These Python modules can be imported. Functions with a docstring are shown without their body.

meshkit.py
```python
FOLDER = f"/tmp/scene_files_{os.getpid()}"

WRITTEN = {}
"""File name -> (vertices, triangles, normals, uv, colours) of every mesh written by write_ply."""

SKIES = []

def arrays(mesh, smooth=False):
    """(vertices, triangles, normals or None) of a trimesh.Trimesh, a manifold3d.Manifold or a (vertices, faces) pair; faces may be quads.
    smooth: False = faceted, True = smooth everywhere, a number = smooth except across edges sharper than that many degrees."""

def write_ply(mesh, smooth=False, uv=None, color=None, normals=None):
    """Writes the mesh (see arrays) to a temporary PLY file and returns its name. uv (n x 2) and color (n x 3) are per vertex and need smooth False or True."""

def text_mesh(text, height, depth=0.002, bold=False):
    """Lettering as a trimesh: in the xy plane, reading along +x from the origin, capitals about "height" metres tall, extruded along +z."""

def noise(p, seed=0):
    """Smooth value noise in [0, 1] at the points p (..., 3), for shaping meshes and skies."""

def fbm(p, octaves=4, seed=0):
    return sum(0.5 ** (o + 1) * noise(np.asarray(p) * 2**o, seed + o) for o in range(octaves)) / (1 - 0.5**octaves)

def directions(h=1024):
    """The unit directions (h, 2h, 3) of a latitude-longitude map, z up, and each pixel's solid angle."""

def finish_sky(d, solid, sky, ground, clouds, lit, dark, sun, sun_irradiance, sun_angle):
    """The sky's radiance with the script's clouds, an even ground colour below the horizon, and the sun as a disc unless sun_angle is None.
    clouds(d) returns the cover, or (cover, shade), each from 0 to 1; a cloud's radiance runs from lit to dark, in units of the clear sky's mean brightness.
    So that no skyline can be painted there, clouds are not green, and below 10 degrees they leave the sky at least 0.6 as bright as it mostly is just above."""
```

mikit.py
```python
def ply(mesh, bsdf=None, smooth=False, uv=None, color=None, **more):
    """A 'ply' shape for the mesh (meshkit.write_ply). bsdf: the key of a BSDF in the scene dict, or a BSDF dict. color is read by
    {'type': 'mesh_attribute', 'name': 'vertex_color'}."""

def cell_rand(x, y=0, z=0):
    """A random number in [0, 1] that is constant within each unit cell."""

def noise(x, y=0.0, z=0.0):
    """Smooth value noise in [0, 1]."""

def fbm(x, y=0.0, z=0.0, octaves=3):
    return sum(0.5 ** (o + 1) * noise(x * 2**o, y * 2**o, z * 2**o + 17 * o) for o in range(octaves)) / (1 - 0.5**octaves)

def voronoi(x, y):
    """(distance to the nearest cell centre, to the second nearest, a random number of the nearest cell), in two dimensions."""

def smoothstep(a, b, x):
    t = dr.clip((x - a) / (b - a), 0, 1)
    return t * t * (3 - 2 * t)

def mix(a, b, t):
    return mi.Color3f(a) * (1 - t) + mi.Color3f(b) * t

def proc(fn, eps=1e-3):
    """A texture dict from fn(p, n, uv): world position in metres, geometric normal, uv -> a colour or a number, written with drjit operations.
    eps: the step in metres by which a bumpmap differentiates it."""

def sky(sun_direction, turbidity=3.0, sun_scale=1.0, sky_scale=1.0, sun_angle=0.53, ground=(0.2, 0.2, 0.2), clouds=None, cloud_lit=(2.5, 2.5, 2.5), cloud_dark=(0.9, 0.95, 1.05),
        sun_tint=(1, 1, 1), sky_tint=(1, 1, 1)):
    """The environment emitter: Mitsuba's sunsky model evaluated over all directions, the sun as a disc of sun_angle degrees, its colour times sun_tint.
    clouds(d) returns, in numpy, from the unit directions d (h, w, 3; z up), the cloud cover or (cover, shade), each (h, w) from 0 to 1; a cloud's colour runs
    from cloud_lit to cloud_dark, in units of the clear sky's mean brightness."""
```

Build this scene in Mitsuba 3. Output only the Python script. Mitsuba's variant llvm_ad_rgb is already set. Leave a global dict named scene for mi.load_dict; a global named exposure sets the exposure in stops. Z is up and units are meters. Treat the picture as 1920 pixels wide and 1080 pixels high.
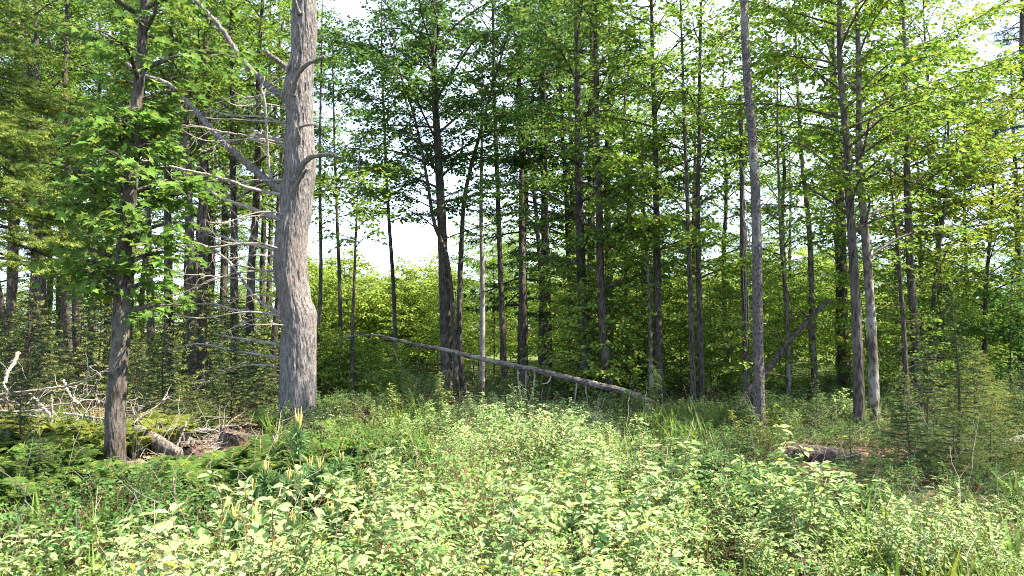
"""A sunlit clearing at the edge of a mixed northern wood. z up, metres. The camera stands in the clearing at eye height."""
import math
import numpy as np
import drjit as dr
import mitsuba as mi
from scipy.interpolate import PchipInterpolator
import mikit, meshkit
from mikit import proc, fbm, noise, voronoi, smoothstep, mix

T = mi.ScalarTransform4f
scene, labels = {}, {}

# ---------------------------------------------------------------- camera, sky, exposure
PITCH = math.radians(3.1)
scene['camera'] = {'type': 'perspective', 'fov': 66.0, 'fov_axis': 'x', 'near_clip': 0.05, 'far_clip': 2000.0,
                   'to_world': T().look_at(origin=[0, 0, 1.6], target=[0, math.cos(PITCH), 1.6 + math.sin(PITCH)], up=[0, 0, 1])}
SUN_EL, SUN_AZ = math.radians(56), math.radians(-7)      # the sun stands to the right of the view
SUN = [math.cos(SUN_EL) * math.cos(SUN_AZ), math.cos(SUN_EL) * math.sin(SUN_AZ), math.sin(SUN_EL)]


def thin_cloud(d):
    c = meshkit.fbm(d * np.array([2.2, 2.2, 4.0]) + 3.0, 4, seed=5)
    return np.clip(0.05 + 0.6 * c, 0, 0.5)


scene['daylight'] = mikit.sky(SUN, turbidity=3, sky_scale=0.75, clouds=thin_cloud, cloud_lit=(2.3, 2.3, 2.35), cloud_dark=(1.6, 1.65, 1.75))
exposure = 4.0


# ---------------------------------------------------------------- helpers
def unit(a):
    return a / np.maximum(np.linalg.norm(a, axis=-1, keepdims=True), 1e-9)


class Geo:
    """Collects pieces of one mesh."""

    def __init__(self):
        self.v, self.f, self.c, self.n = [], [], [], 0

    def add(self, v, f, c=None):
        if len(v) == 0:
            return
        self.v.append(np.asarray(v, float))
        self.f.append(np.asarray(f, int) + self.n)
        self.c.append(np.broadcast_to(np.asarray((1, 1, 1) if c is None else c, float), (len(v), 3)))
        self.n += len(v)

    def dict(self, bsdf, smooth=False, color=False, **more):
        mesh = (np.vstack(self.v), np.vstack(self.f))
        return mikit.ply(mesh, bsdf, smooth=smooth, color=np.vstack(self.c) if color else None, **more)

    def put(self, key, bsdf, smooth=False, color=False):
        if self.n:
            scene[key] = self.dict(bsdf, smooth, color)


NUMBERED = {}


def free_key(name):
    """name, then name_001, name_002 and so on."""
    i = NUMBERED.get(name, 0)
    NUMBERED[name] = i + 1
    return f'{name}_{i:03d}' if i else name


def thing(name, label, category, group=None, kind=None):
    key = free_key(name)
    labels[key] = {'label': label, 'category': category}
    if group:
        labels[key]['group'] = group
    if kind:
        labels[key]['kind'] = kind
    return key


def spline(points, n):
    p = np.asarray(points, float)
    t = np.r_[0, np.cumsum(np.linalg.norm(np.diff(p, axis=0), axis=1) + 1e-6)]
    return PchipInterpolator(t, p, axis=0)(np.linspace(0, t[-1], n))


def tube(P, R, sides=8, seed=0, rough=0.0, freq=(6.0, 6.0, 2.0), cap=True):
    """A tube along the points P with radii R; rough swells and pinches it (share of the radius)."""
    P = np.asarray(P, float)
    R = np.broadcast_to(np.asarray(R, float), (len(P),))
    tan = unit(np.gradient(P, axis=0))
    ref = np.array([0, 1.0, 0]) if abs(tan[0, 1]) < 0.9 else np.array([1.0, 0, 0])
    a = unit(ref - tan * (tan @ ref)[:, None])
    b = np.cross(tan, a)
    ang = np.arange(sides) / sides * 2 * np.pi
    off = np.cos(ang)[None, :, None] * a[:, None] + np.sin(ang)[None, :, None] * b[:, None]
    r = np.repeat(R[:, None], sides, 1)
    if rough:
        q = P[:, None] + off * R[:, None, None]
        r = r * (1 + rough * (2 * meshkit.fbm(q * np.array(freq), 3, seed) - 1))
    V = (P[:, None] + off * r[:, :, None]).reshape(-1, 3)
    i, j = np.meshgrid(np.arange(len(P) - 1), np.arange(sides), indexing='ij')
    k = (j + 1) % sides
    q = np.stack([i * sides + j, i * sides + k, (i + 1) * sides + k, (i + 1) * sides + j], -1).reshape(-1, 4)
    F = np.vstack([q[:, [0, 1, 2]], q[:, [0, 2, 3]]])
    if cap:
        n = len(V)
        V = np.vstack([V, P[:1], P[-1:]])
        j = np.arange(sides)
        e = (len(P) - 1) * sides
        F = np.vstack([F, np.stack([np.full(sides, n), (j + 1) % sides, j], 1), np.stack([np.full(sides, n + 1), e + j, e + (j + 1) % sides], 1)])
    return V, F


def twigs_many(A, B, ra, rb):
    """Many straight three-sided twigs from A to B at once."""
    A, B = np.asarray(A, float), np.asarray(B, float)
    n = len(A)
    if n == 0:
        return np.zeros((0, 3)), np.zeros((0, 3), int)
    t = unit(B - A)
    ref = np.where(np.abs(t[:, 2:3]) < 0.9, [[0, 0, 1.0]], [[1.0, 0, 0]])
    a = unit(np.cross(t, ref))
    b = np.cross(t, a)
    ang = np.arange(3) * 2 * np.pi / 3
    off = np.cos(ang)[None, :, None] * a[:, None] + np.sin(ang)[None, :, None] * b[:, None]
    ra, rb = np.broadcast_to(ra, (n,)), np.broadcast_to(rb, (n,))
    V = np.concatenate([A[:, None] + off * ra[:, None, None], B[:, None] + off * rb[:, None, None]], 1).reshape(-1, 3)
    f = np.array([[0, 1, 4], [0, 4, 3], [1, 2, 5], [1, 5, 4], [2, 0, 3], [2, 3, 5]])
    return V, (f[None] + 6 * np.arange(n)[:, None, None]).reshape(-1, 3)


LEAF = {
    # base at the origin, tip along +y, upper side +z, length 1
    'kite': (np.array([[0, 0, 0], [-.40, .42, .10], [0, 1, -.06], [.40, .42, .10]]), np.array([[0, 2, 1], [0, 3, 2]])),
    'ovate': (np.array([[0, 0, 0], [0, .5, -.02], [0, 1, -.16], [-.22, .28, .07], [-.21, .66, .02], [.22, .28, .07], [.21, .66, .02]]),
              np.array([[0, 1, 3], [3, 1, 4], [4, 1, 2], [0, 5, 1], [5, 6, 1], [6, 2, 1]])),
    'needle': (np.array([[-.11, 0, 0], [.11, 0, 0], [0, 1, 0]]), np.array([[0, 1, 2]])),
    'blade': (np.array([[-.03, 0, 0], [.03, 0, 0], [.022, .5, .10], [-.022, .5, .10], [0, 1, -.06]]), np.array([[0, 1, 2], [0, 2, 3], [3, 2, 4]])),
}
_o = [(0, 0, 0), (.16, .10, .02), (.40, .06, .03), (.30, .26, .04), (.56, .52, .06), (.28, .50, .03), (.20, .62, .02), (0, 1, -.12)]
_v = [(0, .38, -.03)] + _o + [(-x, y, z) for x, y, z in _o[-2:0:-1]]
LEAF['maple'] = (np.array(_v, float), np.array([[0, i, i % (len(_v) - 1) + 1] for i in range(1, len(_v))]))


def leaves(geo, kind, pos, tip, up, size, color):
    """Adds one leaf at each row of pos, pointing along tip, its upper side towards up."""
    if len(pos) == 0:
        return
    V, F = LEAF[kind]
    y = unit(tip)
    x = unit(np.cross(y, up))
    z = np.cross(x, y)
    s = np.broadcast_to(size, (len(pos),))[:, None, None]
    W = pos[:, None] + s * (V[None, :, 0:1] * x[:, None] + V[None, :, 1:2] * y[:, None] + V[None, :, 2:3] * z[:, None])
    geo.add(W.reshape(-1, 3), (F[None] + len(V) * np.arange(len(pos))[:, None, None]).reshape(-1, 3), np.repeat(color, len(V), 0))


def tint(rng, n, base, spread=0.25, yellow=0.0, yc=(0.26, 0.30, 0.04)):
    """Leaf colours: base, each leaf somewhat lighter or darker, some share of them young and yellow."""
    c = np.asarray(base)[None] * np.exp(rng.normal(0, spread, (n, 1))) * np.exp(rng.normal(0, 0.06, (n, 3)))
    y = (rng.random(n) < yellow)[:, None] * rng.random((n, 1))
    return np.clip(c * (1 - y) + np.asarray(yc) * y, 0.005, 0.5)


def ground_z(x, y):
    p = np.stack(np.broadcast_arrays(np.asarray(x, float), np.asarray(y, float), 0.0), -1)
    return 0.16 * (meshkit.fbm(p * 0.35, 3, seed=11) - 0.5) + 0.05 * (meshkit.fbm(p * 2.1, 2, seed=12) - 0.5)


# ---------------------------------------------------------------- materials
def rgb(*c):
    return {'type': 'rgb', 'value': list(c)}


def bark(name, light, dark, fu, fz, relief, patch=None, thr=(0.45, 0.6)):
    def colour(p, n, uv):
        furrow = fbm(p.x * fu, p.y * fu, p.z * fz, 3)
        c = mix(dark, light, smoothstep(0.34, 0.62, furrow))
        big = fbm(p.x * 3.1 + 7, p.y * 3.1, p.z * 1.7, 3)
        if patch is not None:
            c = mix(c, mi.Color3f(patch), smoothstep(thr[0], thr[1], big) * smoothstep(0.3, 0.55, fbm(p.x * 17, p.y * 17, p.z * 9, 2)))
        return c * (0.75 + 0.5 * fbm(p.x * 61, p.y * 61, p.z * 40, 2))

    def height(p, n, uv):
        return fbm(p.x * fu, p.y * fu, p.z * fz, 3)

    scene[name] = {'type': 'bumpmap', 'nested_texture': proc(height, eps=2e-3), 'scale': relief,
                   'bsdf': {'type': 'principled', 'base_color': proc(colour), 'roughness': 0.85, 'specular': 0.3}}


bark('bark_pine', (0.18, 0.18, 0.184), (0.098, 0.095, 0.098), 54, 9, 0.04, patch=(0.15, 0.135, 0.137), thr=(0.58, 0.72))
bark('bark_maple', (0.08, 0.072, 0.064), (0.026, 0.023, 0.020), 52, 9, 0.03, patch=(0.105, 0.10, 0.09), thr=(0.52, 0.7))
bark('bark_pale', (0.13, 0.12, 0.105), (0.042, 0.036, 0.031), 30, 9, 0.018, patch=(0.21, 0.21, 0.195), thr=(0.52, 0.64))
bark('bark_spruce', (0.118, 0.111, 0.112), (0.045, 0.041, 0.042), 64, 36, 0.03, patch=(0.19, 0.188, 0.185), thr=(0.56, 0.7))
bark('dead_wood', (0.34, 0.33, 0.32), (0.15, 0.14, 0.132), 60, 60, 0.004, patch=(0.20, 0.175, 0.155))
bark('rotten_wood', (0.095, 0.08, 0.067), (0.03, 0.025, 0.021), 40, 26, 0.03, patch=(0.115, 0.075, 0.055), thr=(0.54, 0.66))
bark('old_log', (0.15, 0.14, 0.13), (0.05, 0.045, 0.04), 44, 20, 0.02, patch=(0.09, 0.10, 0.06), thr=(0.52, 0.64))
scene['twig_bark'] = {'type': 'principled', 'base_color': rgb(0.050, 0.044, 0.034), 'roughness': 0.8, 'specular': 0.2}
scene['grey_twig'] = {'type': 'principled', 'base_color': rgb(0.22, 0.21, 0.20), 'roughness': 0.8, 'specular': 0.2}
scene['green_stem'] = {'type': 'principled', 'base_color': rgb(0.105, 0.11, 0.06), 'roughness': 0.6}
scene['red_stem'] = {'type': 'principled', 'base_color': rgb(0.16, 0.085, 0.05), 'roughness': 0.6}
LEAFCOL = {'type': 'mesh_attribute', 'name': 'vertex_color'}
# each leaf's own colour is in its vertices: about half of what it does not absorb it lets through
scene['leaf'] = {'type': 'principledthin', 'base_color': LEAFCOL, 'roughness': 0.28, 'eta': 1.6, 'diff_trans': 0.95}
scene['shrub_leaf'] = {'type': 'principledthin', 'base_color': LEAFCOL, 'roughness': 0.27, 'eta': 1.65, 'diff_trans': 0.62}
scene['needle'] = {'type': 'principledthin', 'base_color': LEAFCOL, 'roughness': 0.5, 'eta': 1.45, 'diff_trans': 0.5}


def ground_colour(p, n, uv):
    litter = fbm(p.x * 9, p.y * 9, p.z, 4)
    c = mix((0.042, 0.033, 0.024), (0.11, 0.082, 0.06), smoothstep(0.35, 0.65, litter))
    moss = smoothstep(0.52, 0.64, fbm(p.x * 0.7, p.y * 0.7, 3.0, 3))
    c = mix(c, mi.Color3f(0.055, 0.075, 0.025) * (0.6 + 0.8 * fbm(p.x * 31, p.y * 31, 0, 2)), moss * 0.7)
    meadow = smoothstep(22, 27, p.y + 5 * fbm(p.x * 0.5, p.y * 0.5, 2.0, 2))    # grass takes over beyond the trees
    c = mix(c, mi.Color3f(0.07, 0.10, 0.03) * (0.6 + 0.8 * fbm(p.x * 5, p.y * 5, 0, 3)), meadow)
    return mix(c, mi.Color3f(0.16, 0.115, 0.085), smoothstep(0.66, 0.74, fbm(p.x * 43, p.y * 43, 1.0, 2)) * 0.8 * (1 - meadow))


scene['forest_soil'] = {'type': 'bumpmap', 'nested_texture': proc(lambda p, n, uv: fbm(p.x * 14, p.y * 14, 0, 3), eps=4e-3), 'scale': 0.05,
                        'bsdf': {'type': 'principled', 'base_color': proc(ground_colour), 'roughness': 0.95, 'specular': 0.1}}

# palettes: leaf base colours (reflected and transmitted together)
PAL = {'mid': ((0.12, 0.225, 0.05), 0.06), 'bright': ((0.16, 0.28, 0.045), 0.15), 'yellow': ((0.22, 0.31, 0.045), 0.3), 'dark': ((0.085, 0.18, 0.045), 0.05), 'sapling': ((0.24, 0.36, 0.07), 0.15)}
CONI = {'spruce': (0.045, 0.095, 0.04), 'blue': (0.035, 0.075, 0.055), 'hemlock': (0.13, 0.21, 0.055), 'pine': (0.045, 0.095, 0.035)}

# ---------------------------------------------------------------- measured trees: name, label, group, depth, trunk line (x, z), width, height, crown, bark, options
TREES = [
    ('maple_tree', 'near maple with big lobed leaves hugging its trunk, left of the grey pine', None, 8.8, [(-4.367, 0.002), (-4.394, 0.774), (-4.366, 1.482), (-4.35, 2.436), (-4.292, 3.219), (-4.274, 4.132), (-4.245, 5.366)], 0.226, 7.05, (6.6, 7.05, 1.9, 20, 0.092, 'mid'), 'maple', {'near': 1}),
    ('spruce_tree', 'straight purple grey conifer pole with bright right edge, standing alone right of centre', None, 11.5, [(3.585, 0.022), (3.586, 0.982), (3.576, 1.756), (3.546, 3.716), (3.501, 5.31), (3.473, 6.521)], 0.163, 14, (8.6, 14, 1.5, 46, 0.0, 'spruce'), 'spruce', {'near': 1, 'dead': 26}),
    ('maple_tree', 'left trunk of the close pair of maples right of the conifer pole', None, 12.2, [(5.317, -0.05), (5.344, 1.436), (5.307, 3.008), (5.243, 3.844), (5.157, 5.536), (5.134, 6.391)], 0.173, 8.61, (3.0, 8.61, 2.2, 30, 0.088, 'bright'), 'maple', {'near': 1}),
    ('maple_tree', 'right trunk of the close pair of maples, with pale patches of bark', None, 12.8, [(5.841, 0.057), (5.853, 1.601), (5.792, 3.34), (5.697, 4.839), (5.693, 6.536)], 0.173, 8.89, (2.7, 8.89, 2.2, 30, 0.088, 'bright'), 'pale', {'near': 1}),
    ('maple_tree', 'slim maple with airy crown against the sky, left of the maple clump', None, 21.5, [(-3.109, -0.06), (-3.231, 2.473), (-3.497, 6.296), (-3.576, 8.536)], 0.131, 11.5, (4.4, 11.5, 2.3, 34, 0.092, 'dark'), 'dark', {}),
    ('maple_tree', 'slim maple with few leaves just right of the grey pine, against the sky', None, 23, [(-4.953, -0.022), (-5.052, 3.158), (-5.219, 6.624)], 0.14, 10, (4.6, 10, 1.7, 20, 0.092, 'dark'), 'dark', {}),
    ('maple_tree', 'tallest dark stem of the maple clump left of centre behind the leaning pole', None, 18.5, [(-1.518, 0.048), (-1.607, 3.105), (-1.745, 5.641), (-1.844, 7.568), (-1.88, 9.516)], 0.288, 11.51, (4.6, 11.51, 3.1, 40, 0.092, 'dark'), 'dark', {'near': 1}),
    ('maple_tree', 'slim stem of the maple clump that bends out to the left', None, 18.3, [(-1.292, 0.126), (-1.361, 1.848), (-1.516, 3.338), (-1.806, 4.088), (-1.999, 5.219), (-2.257, 6.484)], 0.124, 9, (3.6, 9, 2.8, 32, 0.092, 'dark'), 'dark', {'lean': -0.18}),
    ('maple_tree', 'slim stem of the maple clump that leans to the right behind the grey snag', None, 18.8, [(-1.113, 0.061), (-1.258, 1.855), (-1.178, 4.413), (-0.709, 6.618)], 0.153, 10, (5.0, 10, 2.2, 14, 0.092, 'dark'), 'dark', {'lean': 0.12}),
    ('dead_tree', 'pale thin snag without leaves right of the maple clump', None, 19.5, [(-0.748, 0.486), (-0.726, 2.392), (-0.77, 4.518), (-0.724, 7.89)], 0.145, 6.9, None, 'grey', {'dead': 10}),
    ('maple_tree', 'slender dark tree with gently wavy trunk, second right of the maple clump', None, 20.0, [(-0.162, 0.458), (-0.271, 2.412), (-0.368, 5.279), (-0.453, 7.633), (-0.483, 9.454)], 0.162, 12.2, (7.0, 12.2, 2.4, 20, 0.092, 'dark'), 'dark', {}),
    ('dead_tree', 'thick broken snag with a blunt top at the centre of the woods', None, 19.0, [(0.32, 0.515), (0.257, 2.371), (0.234, 5.527)], 0.218, 5.55, None, 'dark', {'dead': 14}),
    ('maple_tree', 'left of two thin dark trunks right of the broken snag, bent in its middle', None, 21.0, [(0.906, 0.612), (0.782, 2.737), (0.573, 5.463), (0.359, 6.913)], 0.156, 10, (5.5, 10, 2.2, 16, 0.092, 'dark'), 'dark', {}),
    ('maple_tree', 'right of two thin dark trunks right of the broken snag, straight', None, 20.5, [(0.994, 0.567), (0.933, 3.547), (0.87, 6.645)], 0.153, 11, (5.5, 11, 2.2, 18, 0.092, 'mid'), 'dark', {}),
    ('spruce_tree', 'dark spruce with drooping boughs high above the centre of the woods', None, 23, [(1.781, 0.363), (1.713, 2.534), (1.599, 5.357), (1.452, 8.218)], 0.202, 13.58, (6.0, 13.58, 2.3, 80, 0.0, 'spruce'), 'dark', {}),
    ('maple_tree', 'left dark trunk of the leaf wrapped pair right of the broken snag', None, 17.2, [(1.644, 0.537), (1.537, 2.298), (1.467, 4.764), (1.426, 8.96)], 0.256, 10.91, (2.2, 10.91, 2.2, 24, 0.092, 'mid'), 'dark', {}),
    ('maple_tree', 'right dark trunk of the leaf wrapped pair right of the broken snag', None, 16.4, [(2.063, 0.411), (1.865, 2.266), (1.831, 4.054), (1.774, 5.75), (1.757, 8.618)], 0.2, 10.54, (2.1, 10.54, 2.3, 24, 0.092, 'mid'), 'dark', {}),
    ('maple_tree', 'dark trunk standing clear of the leaves midway between leaf wrapped pair and conifer pole', None, 16.4, [(3.071, 0.773), (3.026, 2.934), (3.032, 5.75), (2.992, 7.464)], 0.189, 10.54, (3.2, 10.54, 2.4, 27, 0.092, 'bright'), 'dark', {}),
    ('maple_tree', 'pale thin stem touching the left side of a dark trunk midway to the conifer pole', None, 16.2, [(2.849, 0.816), (2.849, 2.038), (2.775, 3.47)], 0.099, 6, (2.6, 6, 1.5, 14, 0.092, 'bright'), 'pale', {}),
    ('maple_tree', 'left stem of the dark twin trunks just left of the conifer pole', None, 15.4, [(3.523, 0.514), (3.508, 1.809), (3.461, 3.904), (3.406, 5.497)], 0.125, 9, (2.4, 9, 2.1, 20, 0.092, 'bright'), 'dark', {}),
    ('maple_tree', 'right stem of the dark twin trunks just left of the conifer pole', None, 15.6, [(3.737, 0.531), (3.717, 2.233), (3.718, 3.934), (3.76, 5.547)], 0.137, 10, (2.6, 10, 2.2, 19, 0.092, 'bright'), 'dark', {}),
    ('dead_tree', 'dead trunk with peeling bark strips right behind the conifer pole', None, 15.5, [(4.586, 0.3), (4.589, 1.81), (4.581, 3.283), (4.572, 6.06)], 0.157, 6.3, None, 'dark', {'dead': 10, 'strips': 1}),
    ('maple_tree', 'thin trunk with a sunlit edge, first right of the conifer pole', None, 16.2, [(5.661, 0.079), (5.64, 1.819), (5.541, 3.58), (5.536, 5.139)], 0.099, 8, (3.2, 8, 1.9, 14, 0.092, 'bright'), 'pale', {}),
    ('maple_tree', 'thin dappled trunk, second right of the conifer pole', None, 16.6, [(6.371, 0.097), (6.306, 1.825), (6.289, 3.176), (6.183, 5.226)], 0.146, 9.5, (3.4, 9.5, 2.2, 16, 0.092, 'mid'), 'pale', {}),
    ('maple_tree', 'grey trunk half hidden left behind the close pair of maples', None, 19.5, [(8.196, 0.029), (8.172, 1.864), (8.187, 4.251), (8.078, 6.534)], 0.317, 11.97, (4.6, 11.97, 2.6, 32, 0.092, 'mid'), 'maple', {}),
    ('spruce_tree', 'thin spruce with brown dead twigs right of the close pair of maples', None, 13.5, [(6.722, -0.028), (6.688, 1.419), (6.65, 2.698), (6.619, 3.62)], 0.11, 4.6, None, 'dark', {'dead': 60, 'deadlen': 0.9}),
    ('maple_tree', 'dark trunk with white flecks behind the spruce sapling right of the close pair', None, 15.0, [(7.679, 0.091), (7.654, 1.398), (7.607, 2.616), (7.578, 4.566)], 0.183, 9, (3.0, 9, 2.4, 19, 0.092, 'bright'), 'dark', {}),
    ('maple_tree', 'forked young maple with bright yellow green crown on the right', None, 15.5, [(8.211, 0.248), (8.268, 2.229), (8.434, 3.601), (8.593, 4.665)], 0.115, 6.6, (2.4, 6.6, 2.2, 29, 0.092, 'yellow'), 'dark', {}),
    ('maple_tree', 'bright young maple spreading under the gap of sky at top right', None, 16.5, [(9.821, 0.271), (9.941, 2.27), (10.135, 4.069), (10.206, 5.204)], 0.112, 5.9, (1.9, 5.9, 2.4, 30, 0.092, 'yellow'), 'dark', {}),
    ('maple_tree', 'slim maple with yellow green crown left of the gap of sky at top right', None, 17.5, [(9.437, 0.132), (9.454, 2.31), (9.389, 5.423)], 0.118, 9.6, (3.6, 9.6, 2.5, 36, 0.092, 'yellow'), 'dark', {}),
    ('spruce_tree', 'tall dark blue green spruce at the upper right corner', None, 20, [(13.124, 0.257), (13.135, 3.227), (13.24, 7.355)], 0.271, 12.2, (4.2, 12.2, 2.1, 90, 0.0, 'blue'), 'dark', {}),
    ('maple_tree', 'dark trunk at the right edge under the dark spruce boughs', None, 21, [(13.509, 0.119), (13.548, 2.453), (13.556, 4.742)], 0.213, 9, (5.5, 9, 2.0, 14, 0.1, 'mid'), 'dark', {}),
    ('hemlock_tree', 'yellow green hemlock with feathery boughs at the left edge', None, 13.0, [(-8.737, 0.379), (-8.785, 2.657), (-8.829, 5.341)], 0.229, 8.98, (2.7, 8.98, 2.7, 84, 0.0, 'hemlock'), 'maple', {}),
    ('maple_tree', 'pale trunk with a sunlit right edge, thickest at the far left', None, 21.0, [(-12.483, 0.302), (-12.567, 2.453), (-12.651, 4.167), (-12.731, 6.187), (-12.869, 9.109)], 0.27, 12.66, (6.0, 12.66, 2.4, 22, 0.092, 'bright'), 'maple', {}),
    ('maple_tree', 'leaning dark trunk at the left edge of the woods', None, 21.5, [(-13.461, 0.271), (-13.768, 1.601), (-14.11, 3.056), (-14.494, 4.817)], 0.189, 9, (5, 9, 1.8, 10, 0.092, 'mid'), 'dark', {}),
    ('maple_tree', 'dark slightly curved trunk, first left of the pale thickest trunk', None, 22.0, [(-13.448, 0.24), (-13.488, 1.898), (-13.394, 3.09), (-13.568, 5.194), (-13.734, 7.93)], 0.193, 12, (5.2, 12, 2.0, 16, 0.092, 'bright'), 'dark', {}),
    ('maple_tree', 'thin dark trunk, first right of the pale thickest trunk', None, 23.0, [(-12.839, 0.286), (-12.97, 2.534), (-13.163, 4.255), (-13.456, 6.624)], 0.187, 11, (5.2, 11, 2.1, 18, 0.092, 'mid'), 'dark', {}),
    ('maple_tree', 'thick dark trunk, second right of the pale thickest trunk, leaning left', None, 22.0, [(-11.97, 0.344), (-12.212, 2.493), (-12.374, 4.892), (-12.503, 7.166)], 0.268, 13, (5.4, 13, 2.3, 20, 0.092, 'mid'), 'dark', {}),
    ('maple_tree', 'dark trunk seen just right of the near maple between its leaves', None, 20.0, [(-9.119, 0.525), (-9.166, 1.871), (-9.305, 4.182), (-9.449, 6.66)], 0.203, 12.2, (5.0, 12.2, 2.2, 20, 0.092, 'mid'), 'dark', {}),
    ('maple_tree', 'dark trunk midway between near maple and big grey pine, straight', None, 19.0, [(-8.214, 0.515), (-8.283, 2.371), (-8.306, 4.443), (-8.316, 7.067)], 0.244, 11.74, (4.8, 11.74, 2.2, 22, 0.092, 'bright'), 'dark', {}),
    ('maple_tree', 'left half of a close dark pair of trunks behind the dead pine branches', None, 18.0, [(-7.273, 0.572), (-7.348, 2.331), (-7.428, 4.293), (-7.508, 6.779)], 0.244, 11.28, (5.2, 11.28, 2.3, 22, 0.092, 'mid'), 'dark', {}),
    ('maple_tree', 'right half of a close dark pair of trunks behind the dead pine branches', None, 18.3, [(-7.147, 0.555), (-7.198, 2.343), (-7.203, 4.338), (-7.206, 6.866)], 0.26, 11.42, (5.4, 11.42, 2.3, 22, 0.092, 'bright'), 'dark', {}),
    ('maple_tree', 'dark trunk behind the dead branches, second left of the big grey pine', None, 19.5, [(-6.829, 0.552), (-6.864, 2.392), (-6.931, 4.518), (-7.01, 7.211)], 0.224, 11.97, (4.8, 11.97, 2.2, 24, 0.092, 'bright'), 'dark', {}),
    ('maple_tree', 'dark trunk behind the dead branches, first left of the big grey pine', None, 20.0, [(-6.627, 0.525), (-6.621, 2.412), (-6.578, 4.593), (-6.532, 6.66)], 0.244, 12.2, (5.0, 12.2, 2.2, 24, 0.092, 'bright'), 'dark', {}),
    ('dead_tree', 'thin bare trunk hung with grey lichen right of the pine top', None, 17.0, [(-4.14, 0.344), (-4.167, 4.144), (-4.175, 6.492), (-4.183, 8.875)], 0.103, 7.3, None, 'dark', {'dead': 90, 'deadlen': 0.55, 'deadz': 5.3}),
    ('maple_tree', 'thin straight sapling with a small airy crown right of the big grey pine', None, 16.5, [(-3.326, 0.028), (-3.33, 1.378), (-3.311, 2.718), (-3.278, 3.843), (-3.243, 4.749)], 0.089, 5.6, (3.3, 5.6, 1.35, 20, 0.09, 'bright'), 'dark', {}),
]
PINE_D = 13.1
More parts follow.
